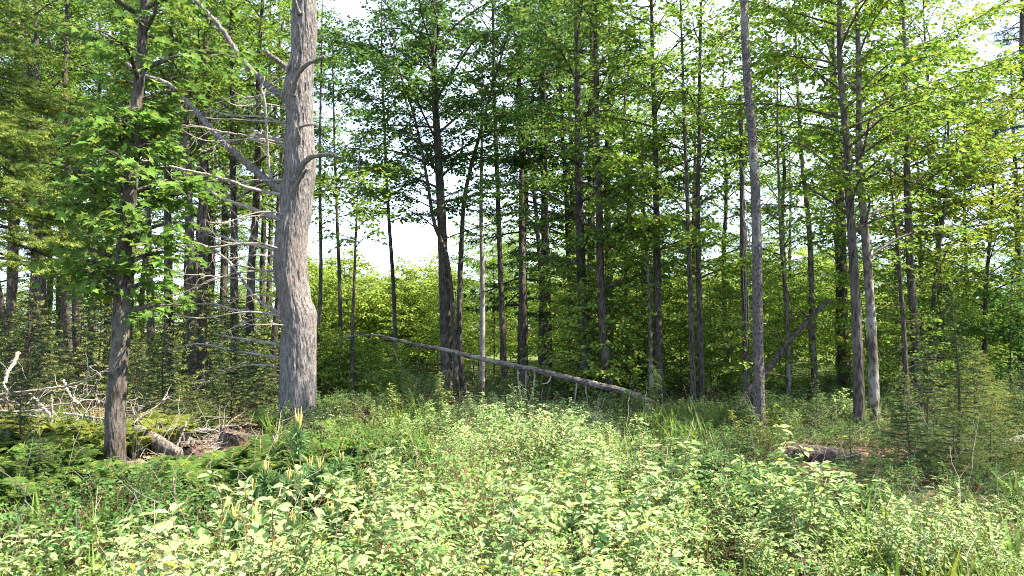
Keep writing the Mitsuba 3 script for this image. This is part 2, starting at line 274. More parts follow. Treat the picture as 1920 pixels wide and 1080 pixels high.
PINE = [((-3.576, -0.11), 0.709), ((-3.553, 0.108), 0.629), ((-3.54, 0.414), 0.576), ((-3.536, 1.089), 0.549), ((-3.531, 1.618), 0.541), ((-3.539, 1.875), 0.558), ((-3.618, 2.141), 0.514), ((-3.693, 2.666), 0.523), ((-3.671, 3.291), 0.505), ((-3.613, 3.56), 0.479), ((-3.608, 3.83), 0.496), ((-3.553, 4.326), 0.496), ((-3.567, 4.697), 0.47), ((-3.574, 5.169), 0.408), ((-3.599, 5.671), 0.443), ((-3.577, 6.009), 0.399), ((-3.528, 6.348), 0.372), ((-3.516, 6.762), 0.39), ((-3.522, 7.206), 0.363)]
PINE_BRANCHES = [
    ('thick', [(-3.797, 3.902), (-4.567, 4.507), (-5.116, 5.051), (-5.484, 5.461), (-5.851, 5.78), (-6.215, 5.917), (-6.857, 6.33), (-7.588, 6.652)], 0.133, 0.035),
    ('thick', [(-3.776, 5.479), (-4.323, 5.917), (-4.599, 6.238), (-4.832, 6.606), (-5.248, 7.067), (-5.527, 7.391), (-5.993, 7.948)], 0.115, 0.044),
    ('dead', [(-3.796, 3.866), (-4.288, 3.938), (-4.783, 4.1), (-5.366, 4.208), (-5.995, 4.326)], 0.062, 0.022),
    ('dead', [(-3.789, 3.426), (-4.283, 3.605), (-4.777, 3.785), (-5.183, 3.992), (-5.855, 4.064)], 0.08, 0.022),
    ('dead', [(-3.825, 2.897), (-4.406, 3.023), (-4.983, 2.96), (-5.429, 2.987), (-5.872, 2.915)], 0.049, 0.018),
    ('dead', [(-3.826, 2.933), (-4.496, 3.067), (-4.989, 3.228), (-5.528, 3.426)], 0.04, 0.018),
    ('dead', [(-3.81, 1.892), (-4.212, 2.132), (-4.349, 2.309), (-4.622, 2.71), (-4.984, 2.978), (-5.699, 3.13)], 0.053, 0.018),
    ('dead', [(-3.668, 1.3), (-4.067, 1.406), (-4.51, 1.468), (-4.954, 1.548)], 0.062, 0.022),
    ('dead', [(-3.792, 1.884), (-4.519, 1.937), (-4.964, 2.043), (-5.212, 2.034)], 0.044, 0.018),
    ('dead', [(-3.78, 1.151), (-4.684, 1.274), (-5.216, 1.38), (-5.787, 1.248)], 0.04, 0.018),
    ('dead', [(-3.77, 5.078), (-4.579, 5.124), (-5.118, 5.142)], 0.035, 0.013),
    ('dead', [(-3.769, 4.987), (-4.221, 5.205), (-4.715, 5.233), (-5.121, 5.324), (-5.523, 5.187)], 0.035, 0.013),
    ('dead', [(-3.763, 4.661), (-4.08, 4.806), (-4.324, 4.933)], 0.08, 0.053),
    ('dead', [(-3.765, 4.788), (-4.753, 4.851), (-5.203, 4.915), (-5.649, 4.806)], 0.04, 0.018),
    ('dead', [(-3.818, 2.398), (-4.662, 2.47), (-5.418, 2.514)], 0.031, 0.013),
    ('dead', [(-3.799, 2.381), (-4.265, 2.621), (-4.533, 2.666)], 0.035, 0.018),
    ('dead', [(-3.765, 1.848), (-4.251, 1.777), (-4.645, 1.583)], 0.031, 0.013),
    ('dead', [(-3.755, 4.118), (-3.978, 4.1), (-4.032, 4.642), (-4.014, 5.169), (-4.083, 5.57)], 0.044, 0.035),
    ('dead', [(-3.778, 0.984), (-4.326, 1.036), (-4.764, 0.896), (-5.199, 0.589)], 0.031, 0.013),
    ('stub', [(-3.575, 4.055), (-3.205, 4.407), (-2.864, 4.389), (-2.756, 4.326)], 0.115, 0.053),
    ('stub', [(-3.608, 3.812), (-3.468, 4.01), (-3.255, 4.172)], 0.08, 0.044),
    ('stub', [(-3.633, 5.506), (-3.404, 5.844), (-3.188, 5.899), (-2.954, 5.917)], 0.097, 0.044),
    ('stub', [(-3.549, 5.963), (-3.463, 6.238), (-3.449, 6.541)], 0.071, 0.035),
    ('stub', [(-3.531, 4.688), (-3.497, 4.806), (-3.516, 4.915)], 0.071, 0.035),
    ('stub', [(-3.517, 4.96), (-3.32, 4.978), (-3.176, 4.942)], 0.044, 0.027),
    ('stub', [(-3.544, 6.882), (-3.602, 7.113), (-3.644, 7.484)], 0.062, 0.044),
    ('stub', [(-3.738, 5.963), (-3.875, 6.055), (-4.039, 6.174)], 0.097, 0.062),
]
STICKS = [  # line (x, y, z), thickness at both ends
    ([(-7.455, 11.2, 0.653), (-7.153, 11.08, 0.7), (-6.702, 10.96, 0.761), (-6.222, 10.84, 0.821), (-5.795, 10.72, 0.93), (-5.413, 10.6, 1.094)], 0.068, 0.022),
    ([(-6.726, 11.0, 0.758), (-6.538, 10.97, 0.599), (-6.366, 10.93, 0.442), (-6.311, 10.9, 0.242)], 0.052, 0.037),
    ([(-6.39, 11.3, 0.894), (-6.248, 11.15, 0.754), (-6.018, 11.0, 0.582)], 0.038, 0.022),
    ([(-6.158, 11.2, 0.825), (-6.191, 11.2, 0.683), (-6.135, 11.2, 0.571)], 0.038, 0.023),
    ([(-5.572, 10.6, 1.137), (-5.706, 10.67, 1.091), (-5.767, 10.73, 0.965), (-5.789, 10.8, 0.73)], 0.022, 0.029),
    ([(-5.413, 10.6, 1.094), (-5.55, 10.65, 0.949), (-5.612, 10.7, 0.71)], 0.022, 0.022),
    ([(-6.934, 10.8, 0.86), (-6.88, 10.8, 0.781), (-6.889, 10.8, 0.615)], 0.044, 0.037),
    ([(-6.862, 11.0, 1.289), (-6.861, 10.8, 1.063), (-6.792, 10.6, 0.888)], 0.067, 0.057),
    ([(-5.274, 10.9, 0.286), (-5.017, 11.0, 0.479), (-4.815, 11.1, 0.691)], 0.037, 0.015),
    ([(-5.302, 11.0, 0.332), (-5.158, 11.0, 0.494), (-5.029, 11.0, 0.64)], 0.03, 0.015),
    ([(-5.287, 11.0, 0.618), (-5.222, 11.0, 0.413), (-5.152, 11.0, 0.274)], 0.022, 0.022),
    ([(-4.191, 10.3, 0.468), (-4.243, 10.25, 0.303), (-4.293, 10.2, 0.119)], 0.021, 0.034),
    ([(-5.148, 10.6, 0.237), (-4.819, 10.5, 0.292), (-4.639, 10.4, 0.263)], 0.036, 0.028),
    ([(-6.334, 11.2, 0.436), (-5.896, 11.1, 0.402), (-5.613, 11.0, 0.369)], 0.038, 0.037),
    ([(-7.035, 10.9, 0.649), (-6.872, 10.93, 0.624), (-6.765, 10.97, 0.541), (-6.646, 11.0, 0.347)], 0.037, 0.03),
    ([(-6.21, 10.7, 0.745), (-6.188, 10.7, 0.267)], 0.029, 0.036),
    ([(-6.894, 11.4, 0.491), (-6.398, 11.33, 0.551), (-5.946, 11.27, 0.617), (-5.606, 11.2, 0.511)], 0.031, 0.023),
    ([(-5.99, 11.3, 0.2), (-5.744, 11.4, 0.453), (-5.397, 11.5, 0.635)], 0.031, 0.016),
    ([(-7.374, 11.2, 0.473), (-6.922, 11.2, 0.459), (-6.546, 11.2, 0.488)], 0.045, 0.038),
    ([(-6.055, 11.0, 0.347), (-5.819, 11.1, 0.558), (-5.687, 11.2, 0.713)], 0.03, 0.015),
    ([(-4.854, 10.2, 0.133), (-4.707, 10.4, 0.194), (-4.481, 10.6, 0.322)], 0.028, 0.022),
    ([(-5.302, 10.4, 0.263), (-4.974, 10.45, 0.159), (-4.647, 10.5, 0.194)], 0.042, 0.028),
    ([(-7.395, 11.6, 0.201), (-6.92, 11.45, 0.372), (-6.448, 11.3, 0.313)], 0.039, 0.031),
    ([(-3.791, 11.2, -0.011), (-3.592, 11.4, -0.002), (-3.384, 11.6, 0.086)], 0.045, 0.024),
    ([(-4.623, 11.3, 0.125), (-4.398, 11.4, 0.18), (-4.166, 11.5, 0.122)], 0.046, 0.031),
    ([(-3.444, 10.6, -0.03), (-3.314, 10.75, 0.032), (-3.068, 10.9, 0.025)], 0.036, 0.022),
]
POLE = [(-3.775, 16.45, 1.324), (-3.562, 16.34, 1.38), (-3.286, 16.22, 1.48), (-2.828, 16.11, 1.492), (-2.159, 16.0, 1.363), (-1.286, 15.88, 1.205), (-0.585, 15.77, 1.049), (0.422, 15.65, 0.842), (1.464, 15.54, 0.577), (2.076, 15.43, 0.43), (2.522, 15.31, 0.285), (2.707, 15.2, 0.203)]
LEANING = [(4.184, 14.9, 0.081), (4.456, 15.06, 0.367), (4.922, 15.22, 0.863), (5.398, 15.38, 1.393), (5.883, 15.54, 1.852), (6.302, 15.7, 2.205)]
GREY_LOG = [(-4.851, 10.3, 0.303), (-4.556, 10.07, 0.239), (-4.27, 9.83, 0.166), (-3.934, 9.6, 0.073)]
MOSSY_LOG = [(-5.496, 10.0, 0.181), (-5.14, 9.65, 0.167), (-4.701, 9.3, 0.096)]
ROTTEN_LOG = [(3.364, 9.7, 0.018), (3.588, 9.57, 0.078), (3.821, 9.43, 0.074), (4.072, 9.3, 0.059)]
PALE_LOG = [(3.555, 10.2, 0.133), (3.733, 9.95, 0.109), (4.091, 9.7, 0.005)]
EDGE_LOG = [(6.165, 10.0, 0.128), (6.525, 10.3, 0.166), (7.323, 10.6, 0.216)]

# ---------------------------------------------------------------- the ground
def grid_sheet(xs, ys):
    X, Y = np.meshgrid(xs, ys, indexing='xy')
    Z = ground_z(X, Y)
    n, m = len(xs), len(ys)
    i, j = np.meshgrid(np.arange(m - 1), np.arange(n - 1), indexing='ij')
    a = i * n + j
    q = np.stack([a, a + 1, a + n + 1, a + n], -1).reshape(-1, 4)
    return np.stack([X, Y, Z], -1).reshape(-1, 3), q


def axis(lo, hi, far, step):
    near = np.arange(lo, hi + 1e-6, step)
    k = np.geomspace(1, far, 14)
    return np.r_[lo - k[::-1] * 2, near, hi + k * 2]


scene['ground'] = mikit.ply(grid_sheet(axis(-16, 16, 500, 0.25), axis(0, 34, 500, 0.25)), 'forest_soil', smooth=True)
labels['ground'] = {'label': 'brown forest floor of needles and leaf litter under the undergrowth', 'category': 'ground', 'kind': 'structure'}


# ---------------------------------------------------------------- trees
def trunk_line(points, y, H, lean, rng, n=60):
    """The trunk's line: through the given (x, z), on upwards to the height H, wandering a little in depth."""
    pts = [list(p) for p in points]
    zg = float(ground_z(pts[0][0], y))
    pts[0][1] = zg - 0.12
    (x0, z0), (x1, z1) = pts[-2], pts[-1]
    if H > z1 + 0.1:
        s = (x1 - x0) / max(z1 - z0, 0.1)
        for k in (0.5, 1.0):
            pts.append([x1 + (s * 0.7 + lean) * (H - z1) * k, z1 + (H - z1) * k])
    p = np.array(pts)
    z = np.linspace(p[0, 1], p[-1, 1], n)
    x = PchipInterpolator(p[:, 1], p[:, 0])(z)
    yy = y + 0.10 * (meshkit.fbm(np.stack([z * 0.35, z * 0 + y * 7, z * 0], -1), 2, seed=int(rng.integers(1e6))) - 0.5) * np.clip(z, 0, 4)
    return np.stack([x, yy, z], -1)


def at_height(P, z):
    return np.stack([np.interp(z, P[:, 2], P[:, k]) for k in range(3)], -1)


def hardwood_crown(rng, P, rad, z0, z1, R, nlimb, leaf, pal, kind='kite', az=None, limb_sides=6, dens=1.0, flat=0.0):
    """Limbs, twigs and leaves of a broad-leaved tree. Returns ([limb geometry], twig Geo, leaf Geo)."""
    limbs, tw, lf = [], Geo(), Geo()
    base, yellow = PAL[pal]
    A, B, ra, rb = [], [], [], []
    lp, lt, lu = [], [], []
    for i in range(nlimb):
        t = (i + rng.random()) / nlimb
        z = z0 + (z1 - z0) * t ** 0.95
        o = at_height(P, z)
        r0 = np.interp(z, P[:, 2], rad)
        a = i * 2.39996 + rng.normal(0, 0.35) if az is None else az[i % len(az)] + rng.normal(0, 0.2)
        reach = R * (0.45 + 0.55 * math.sin(math.pi * min(1, 0.18 + 0.8 * t))) * rng.uniform(0.65, 1.15)
        if t > 0.85:
            reach *= 0.65
        rise = math.radians(rng.uniform(18, 55) + 22 * t)
        n = 8
        s = np.linspace(0, 1, n)
        h = np.array([math.cos(a), math.sin(a), 0])
        up = np.tan(rise) * (s - 0.55 * s ** 2) * (1 - flat)
        side = np.array([-h[1], h[0], 0])
        L = o + reach * (s[:, None] * h + np.clip(up, -1, 1.4)[:, None] * [0, 0, 1] * 0.62 + (0.10 * np.sin(s * 5 + rng.random() * 6) * s)[:, None] * side)
        lr = np.clip(r0 * 0.34, 0.005, 0.032) * (1 - 0.85 * s) + 0.003
        limbs.append(tube(L, lr, limb_sides))
        dirs = unit(np.gradient(L, axis=0))
        nb = max(6, int(reach / 0.10 * dens * rng.choice([0.45, 0.8, 1.1, 1.7])))     # some boughs are full, some thin
        for j in range(nb):
            u = 0.16 + 0.84 * (j + rng.random() * 0.8) / nb
            q = np.array([np.interp(u, s, L[:, k]) for k in range(3)])
            d = np.array([np.interp(u, s, dirs[:, k]) for k in range(3)])
            sgn = 1 if j % 2 else -1
            ang = sgn * rng.uniform(0.5, 1.15) if u < 0.96 else rng.normal(0, 0.3)
            c_, s_ = math.cos(ang), math.sin(ang)
            bd = unit(np.array([c_ * d[0] - s_ * d[1], s_ * d[0] + c_ * d[1], d[2] * 0.4 + rng.normal(0.0, 0.42)]))
            bl = (0.28 + 0.42 * rng.random()) * (1.15 - 0.55 * u) * min(1.25, 0.55 + reach / 3.2)
            e = q + bd * bl - np.array([0, 0, 0.10 * bl])
            A.append(q), B.append(e), ra.append(0.0045), rb.append(0.002)
            m = max(4, int(bl / 0.036))
            w = (np.arange(m) + rng.random(m)) / m
            pos = q + (e - q) * (0.12 + 0.88 * w)[:, None]
            sg = np.where(np.arange(m) % 2, 1, -1) * rng.uniform(0.4, 1.3, m)
            sg[-1] = rng.normal(0, 0.2)
            hd = unit(bd * [1, 1, 0] + 1e-6)
            lat = np.array([-hd[1], hd[0], 0])
            tip = np.cos(sg)[:, None] * hd + np.sin(sg)[:, None] * lat + np.stack([rng.normal(0, .15, m), rng.normal(0, .15, m), rng.normal(-0.30, 0.22, m)], -1)
            lp.append(pos + unit(tip) * 0.03 + np.stack([m * [0], m * [0], rng.normal(0, 0.03, m)], -1))
            lt.append(tip)
            lu.append(np.array([0, 0, 1.0]) + rng.normal(0, 0.55, (m, 3)))
    lp, lt, lu = map(np.vstack, (lp, lt, lu))
    leaves(lf, kind, lp, lt, lu, leaf * rng.uniform(0.65, 1.25, len(lp)), tint(rng, len(lp), base, 0.22, yellow))
    tw.add(*twigs_many(A, B, np.array(ra), np.array(rb)))
    return limbs, tw, lf


def conifer_crown(rng, P, rad, z0, z1, R, nlimb, pal, needle=0.035, droop=0.35, width=1.0, new=None, dens=1.0, fan=1.0):
    """Limbs with flat sprays of needled shoots. Returns (limb geometries, shoots Geo, needles Geo)."""
    limbs, tw, nd = [], Geo(), Geo()
    A, B = [], []
    base = CONI[pal]
    for i in range(nlimb):
        t = (i + rng.random()) / nlimb
        z = z0 + (z1 - z0) * t
        o = at_height(P, z)
        a = i * 2.39996 + rng.normal(0, 0.3)
        reach = R * (1 - 0.88 * t) * rng.uniform(0.7, 1.12)
        s = np.linspace(0, 1, 7)
        h = np.array([math.cos(a), math.sin(a), 0])
        L = o + reach * (s[:, None] * h + (rng.uniform(-0.05, 0.25) * s - droop * s ** 1.6 + 0.16 * s ** 4)[:, None] * [0, 0, 1])
        r0 = np.interp(z, P[:, 2], rad)
        limbs.append(tube(L, np.clip(r0 * 0.3, 0.004, 0.03) * (1 - 0.85 * s) + 0.002, 5))
        nb = max(6, int(reach / 0.085 * dens))
        lat = np.array([-h[1], h[0], 0])
        for j in range(nb):
            u = 0.18 + 0.82 * (j + rng.random()) / nb
            q = np.array([np.interp(u, s, L[:, k]) for k in range(3)])
            sg = 1 if j % 2 else -1
            d = unit(h * rng.uniform(0.5, 1.0) + sg * fan * lat * rng.uniform(0.5, 0.9) + [0, 0, rng.normal(-0.14, 0.14)])
            bl = reach * (0.30 * (1.12 - u) + 0.10) * rng.uniform(0.7, 1.2) + 0.05
            A.append(q), B.append(q + d * bl)
            if bl > 0.22:
                for k in range(int(bl / 0.07)):
                    v = 0.2 + 0.75 * rng.random()
                    d2 = unit(d + (1 if k % 2 else -1) * np.cross([0, 0, 1], d) * rng.uniform(0.6, 1.0) + [0, 0, rng.normal(-.06, .12)])
                    q2 = q + d * bl * v
                    A.append(q2), B.append(q2 + d2 * (0.05 + 0.35 * bl * (1 - v) * rng.uniform(.6, 1.2)))
    A, B = np.array(A), np.array(B)
    tw.add(*twigs_many(A, B, 0.0022 if R > 1.2 else 0.0013, 0.0009))
    ln = np.linalg.norm(B - A, axis=1)
    cnt = np.maximum(3, (ln / needle * 3.4 * width).astype(int))
    idx = np.repeat(np.arange(len(A)), cnt)
    u = rng.random(len(idx))
    d = unit(B - A)[idx]
    pos = A[idx] + (B - A)[idx] * u[:, None]
    ref = unit(np.cross(d, [0, 0, 1.0]) + 1e-6)
    oth = np.cross(ref, d)
    an = rng.uniform(0, 2 * np.pi, len(idx))
    out = np.cos(an)[:, None] * ref + np.sin(an)[:, None] * oth * 0.75
    tip = d * rng.uniform(0.5, 1.0, len(idx))[:, None] + out
    c = tint(rng, len(idx), base, 0.25)
    if new is not None:
        fresh = np.clip((u - 0.45) * 3, 0, 1)[:, None] * (rng.random(len(A)) < new[1])[idx][:, None]
        c = c * (1 - fresh) + np.asarray(new[0]) * fresh
    leaves(nd, 'needle', pos, tip, np.cross(tip, d) + rng.normal(0, .2, tip.shape), needle * rng.uniform(0.8, 1.2, len(idx)) * 1.3, c)
    return limbs, tw, nd


def dead_twigs(rng, P, rad, z0, z1, n, length):
    """Short bare side branches, each forked once or twice."""
    g = Geo()
    A, B, ra = [], [], []
    for i in range(n):
        z = rng.uniform(z0, z1)
        o = at_height(P, z)
        a = rng.uniform(0, 2 * np.pi)
        L = length * rng.uniform(0.35, 1.1)
        d = unit(np.array([math.cos(a), math.sin(a), rng.normal(0.05, 0.25)]))
        q, r = o, 0.007
        for k in range(4):
            e = q + d * L / 4
            A.append(q), B.append(e), ra.append(r)
            if rng.random() < 0.6:
                d2 = unit(d + rng.normal(0, 0.55, 3))
                A.append(e), B.append(e + d2 * L * rng.uniform(0.12, 0.35)), ra.append(r * 0.6)
            q, r = e, r * 0.72
            d = unit(d + rng.normal(0, 0.16, 3) + [0, 0, -0.04])
    ra = np.array(ra)
    g.add(*twigs_many(A, B, ra, ra * 0.6))
    return g


def put_limbs(key, name, limbs, bsdf):
    for k, (v, f) in enumerate(limbs):
        scene[f'{key}__{name}' + (f'_{k:03d}' if k else '')] = mikit.ply((v, f), bsdf, smooth=60)


BARKS = {'maple': 'bark_maple', 'dark': 'bark_maple', 'pale': 'bark_pale', 'spruce': 'bark_spruce', 'grey': 'dead_wood'}


def radius_line(P, d, H, flare=0.5, top=0.12):
    h = np.clip((P[:, 2] - P[0, 2]) / (H - P[0, 2]), 0, 1)
    return d / 2 * ((1 - h) ** 0.75 * (1 - top) + top) * (1 + flare * np.exp(-(P[:, 2] - P[0, 2] - 0.1) / 0.16) * 0.5)


for n_tree, (name, label, group, y, pts, d, H, crown, brk, o) in enumerate(TREES):
    rng = np.random.default_rng(100 + n_tree)
    key = thing(name, label, {'maple_tree': 'tree', 'spruce_tree': 'conifer', 'dead_tree': 'dead tree', 'hemlock_tree': 'conifer'}[name], group)
    P = trunk_line(pts, y, H, o.get('lean', 0.0), rng, 150 if o.get('near') else 70)
    snag = name == 'dead_tree'
    rad = radius_line(P, d, max(H, 9 if snag else H), top=0.12)
    g = Geo()
    g.add(*tube(P, rad, 20 if o.get('near') else 12, seed=n_tree, rough=0.10, freq=(9, 9, 3)))
    g.put(key + '__trunk', BARKS[brk], smooth=55)
    if crown:
        z0, z1, R, nl, leaf, pal = crown
        if name == 'maple_tree':
            limbs, tw, lf = hardwood_crown(rng, P, rad, z0, z1, R, nl, leaf, pal)
            mat = 'leaf'
        else:
            hem = name == 'hemlock_tree'
            limbs, tw, lf = conifer_crown(rng, P, rad, z0, z1, R, nl, pal, needle=0.04 if hem else 0.06, droop=0.45 if hem else 0.35, width=2.2 if hem else 1.0,
                                          new=((0.27, 0.34, 0.08), 0.75) if hem else None, dens=0.9 if hem else 0.8)
            mat = 'needle'
        put_limbs(key, 'limb', limbs, BARKS[brk])
        tw.put(key + '__twigs', 'twig_bark')
        labels[key + '__twigs'] = {'kind': 'stuff'}
        lf.put(key + '__crown', mat, color=True)
    if o.get('dead'):
        g = dead_twigs(rng, P, rad, o.get('deadz', 0.9), min(H, 7.5), o['dead'], o.get('deadlen', 0.6))
        g.put(key + '__dead_twigs', 'grey_twig' if brk == 'grey' else 'twig_bark')
        labels[key + '__dead_twigs'] = {'kind': 'stuff'}
    if o.get('strips'):
        for k in range(5):
            zz = rng.uniform(2.2, 5.2)
            q = at_height(P, zz) + [rng.uniform(-.07, .10), -0.09, 0]
            S = spline([q, q + [rng.normal(.05, .03), -.06, -.35], q + [rng.normal(.0, .05), -.05, -0.9], q + [rng.normal(0, .08), -.1, -1.4 - rng.random()]], 14)
            scene[f'{key}__bark_strip' + (f'_{k:03d}' if k else '')] = mikit.ply(tube(S, np.linspace(.014, .005, 14), 5, rough=.3), 'dead_wood', smooth=60)

# the near maple's low clump of big lobed leaves, on short limbs of its own
NEAR = 'maple_tree'
rng = np.random.default_rng(7)
P = trunk_line(TREES[0][4], TREES[0][3], TREES[0][6], 0.0, np.random.default_rng(100), 150)
limbs, tw, lf = hardwood_crown(rng, P, radius_line(P, .226, 11), 1.75, 4.1, .82, 38, 0.11, 'mid', kind='maple', dens=1.0)
put_limbs(NEAR, 'low_limb', limbs, 'bark_maple')
tw.put(NEAR + '__low_twigs', 'twig_bark')
lf.put(NEAR + '__low_leaves', 'leaf', color=True)
labels[NEAR + '__low_twigs'] = {'kind': 'stuff'}
limbs, tw, lf = hardwood_crown(rng, P, radius_line(P, .226, 11), 4.1, 6.6, 1.15, 18, 0.105, 'mid', kind='maple', dens=0.7)
put_limbs(NEAR, 'upper_limb', limbs, 'bark_maple')
tw.put(NEAR + '__upper_twigs', 'twig_bark')
lf.put(NEAR + '__upper_leaves', 'leaf', color=True)
labels[NEAR + '__upper_twigs'] = {'kind': 'stuff'}

# ---------------------------------------------------------------- the big grey pine
PK = thing('pine_tree', 'big grey pine with thick furrowed trunk and many bare dead branches on its left', 'tree')
pp = np.array([[p[0], PINE_D, p[1]] for p, w in PINE])
pw = np.array([w for p, w in PINE])
pp[0, 2] = -0.15
top = pp[-1]
pp = np.vstack([pp, top + [0.10, 0.05, 3.0], top + [0.25, 0.1, 7.0], top + [0.3, 0.1, 12.0]])
pw = np.r_[pw, 0.36, 0.22, 0.05]
n = 420
zt = np.linspace(pp[0, 2], pp[-1, 2], n)
PP = np.stack([PchipInterpolator(pp[:, 2], pp[:, k])(zt) for k in (0, 1)] + [zt], -1)
pr = PchipInterpolator(pp[:, 2], pw)(zt) / 2


def furrowed(P, R, sides, seed):
    """The pine's trunk: long plates of bark between furrows that run up it."""
    ang = np.arange(sides) / sides * 2 * np.pi
    q = np.stack([np.cos(ang)[None] * 3.6 + 0 * P[:, 2:], np.sin(ang)[None] * 3.6 + 0 * P[:, 2:], P[:, 2:] * 1.6 + 0 * ang[None]], -1)
    ridge = 1 - np.abs(2 * meshkit.fbm(q * [2.2, 2.2, 1.0], 3, seed) - 1) * 2
    lump = meshkit.fbm(q * 0.55, 2, seed + 5) - 0.5
    foot = np.exp(-np.clip(P[:, 2:], 0, None) / 0.22) * 0.10 * np.cos(ang * 5 + 1)[None]
    r = R[:, None] * (1 + 0.10 * lump + foot) + 0.022 * np.clip(ridge, -1, 1)
    V = np.stack([P[:, :1] + r * np.cos(ang), P[:, 1:2] + r * np.sin(ang), P[:, 2:] + 0 * r], -1).reshape(-1, 3)
    i, j = np.meshgrid(np.arange(len(P) - 1), np.arange(sides), indexing='ij')
    k = (j + 1) % sides
    return V, np.stack([i * sides + j, i * sides + k, (i + 1) * sides + k, (i + 1) * sides + j], -1).reshape(-1, 4)


scene[PK + '__trunk'] = mikit.ply(furrowed(PP, pr, 88, 21), 'bark_pine', smooth=40)
rng = np.random.default_rng(31)
count = {}
for kind, pts, wa, wb in PINE_BRANCHES:
    p = np.array([[x, 0.0, z] for x, z in pts])
    L = np.r_[0, np.cumsum(np.linalg.norm(np.diff(p, axis=0), axis=1))]
    lean = {'thick': rng.uniform(-0.25, 0.05), 'dead': rng.uniform(-0.35, 0.25), 'stub': rng.uniform(-0.9, -0.5)}[kind]
    p[:, 1] = PINE_D - (0.22 if kind == 'stub' else 0.05) + lean * L
    S = spline(p, max(14, int(L[-1] / 0.05)))
    S[1:-1] += rng.normal(0, 0.004, S[1:-1].shape)
    r = np.linspace(wa, wb, len(S)) / 2 * (1.1 if kind == 'dead' else 1)
    r[:3] *= [1.45, 1.2, 1.06]
    mat = 'dead_wood' if kind == 'dead' else 'bark_pine'
    nm = {'thick': 'limb', 'dead': 'dead_branch', 'stub': 'branch_stub'}[kind]
    i = count.get(nm, 0)
    count[nm] = i + 1
    k0 = f'{PK}__{nm}' + (f'_{i:03d}' if i else '')
    scene[k0] = mikit.ply(tube(S, r, 12 if kind != 'dead' else 8, seed=i, rough=0.22, freq=(14, 14, 14)), mat, smooth=60)
    if kind == 'dead' or kind == 'thick':
        A, B, ra = [], [], []
        m = int(L[-1] / (0.16 if kind == 'dead' else 0.3))
        for t in rng.uniform(0.3, 1.0, m):
            q = S[int(t * (len(S) - 1))]
            d = unit(S[-1] - S[0])
            d = unit(d * rng.uniform(.2, .9) + rng.normal(0, 0.55, 3))
            for s in range(3):
                e = q + d * rng.uniform(0.05, 0.16)
                A.append(q), B.append(e), ra.append(0.006 - 0.0015 * s)
                q, d = e, unit(d + rng.normal(0, .35, 3))
        g = Geo()
        g.add(*twigs_many(A, B, np.array(ra), np.array(ra) * .7))
        g.put(k0 + '__twigs', 'grey_twig')
        labels[k0 + '__twigs'] = {'kind': 'stuff'}
for i in range(16):                                               # more thin dead branches, drooping and curling up at their ends
    z = 1.5 + 4.6 * (i + rng.random()) / 16
    o = at_height(PP, z)
    a = math.pi + rng.normal(0, .55)
    h = np.array([math.cos(a), math.sin(a), 0])
    L = rng.uniform(.8, 1.9)
    s = np.linspace(0, 1, 16)[:, None]
    S = o + h * .2 + L * (s * h + (rng.uniform(.0, .25) * s - rng.uniform(.2, .55) * s ** 2 + rng.uniform(0, .3) * s ** 4) * [0, 0, 1] + .10 * np.sin(s * rng.uniform(4, 8)) * s * [-h[1], h[0], .4])
    j = count['dead_branch']
    count['dead_branch'] = j + 1
    k0 = f'{PK}__dead_branch_{j:03d}'
    scene[k0] = mikit.ply(tube(S, np.linspace(.017, .005, 16), 7, seed=i, rough=.25, freq=(14, 14, 14)), 'dead_wood', smooth=60)
    A, B, ra = [], [], []
    for t in rng.uniform(.2, 1, 9):
        q = S[int(t * 15)]
        d = unit(h * rng.uniform(.1, .8) + rng.normal(0, .6, 3))
        for w_ in range(3):
            e = q + d * rng.uniform(.06, .16)
            A.append(q), B.append(e), ra.append(.005 - .0012 * w_)
            q, d = e, unit(d + rng.normal(0, .4, 3))
    g = Geo()
    g.add(*twigs_many(A, B, np.array(ra), np.array(ra) * .7))
    g.put(k0 + '__twigs', 'grey_twig')
    labels[k0 + '__twigs'] = {'kind': 'stuff'}
# the living crown, high above the picture: whorls of limbs with tufts of needles
crown_n, A, B = Geo(), [], []
tp, td = [], []
for i in range(26):
    z = 12.0 + 6.7 * (i + rng.random()) / 26
    o = at_height(PP, z)
    a = i * 2.4 + rng.normal(0, .3)
    reach = 2.2 * (1 - ((z - 12.0) / 7.5) ** 1.4) * rng.uniform(.7, 1.1) + .3
    s = np.linspace(0, 1, 7)[:, None]
    L = o + reach * (s * [math.cos(a), math.sin(a), 0] + (0.25 * s + 0.12 * s ** 2) * [0, 0, 1])
    scene[f'{PK}__crown_limb' + (f'_{i:03d}' if i else '')] = mikit.ply(tube(L, np.linspace(.045, .008, 7), 6), 'bark_pine', smooth=60)
    for j in range(int(reach * 16)):
        u = rng.uniform(0.3, 1)
        q = o + (L[-1] - o) * u
        e = q + rng.normal(0, 0.26, 3) + [0, 0, .08]
        A.append(q), B.append(e)
        tp.append(e), td.append(unit(e - q + [0, 0, .1]))
tp, td = np.array(tp), np.array(td)
m = 22
out = unit(np.repeat(td, m, 0) * 0.8 + rng.normal(0, .6, (len(tp) * m, 3)))
leaves(crown_n, 'needle', np.repeat(tp, m, 0), out, rng.normal(0, 1, out.shape), rng.uniform(.10, .17, len(out)), tint(rng, len(out), CONI['pine']))
crown_n.put(PK + '__crown', 'needle', color=True)
g = Geo()
g.add(*twigs_many(A, B, .006, .003))
g.put(PK + '__twigs', 'twig_bark')
labels[PK + '__twigs'] = {'kind': 'stuff'}


# ---------------------------------------------------------------- copies
def shape_of(geo, bsdf, color=False, smooth=False):
    return geo.dict(bsdf, smooth, color)


def group_of(name, shape):
    scene[name] = {'type': 'shapegroup', 'piece': shape}


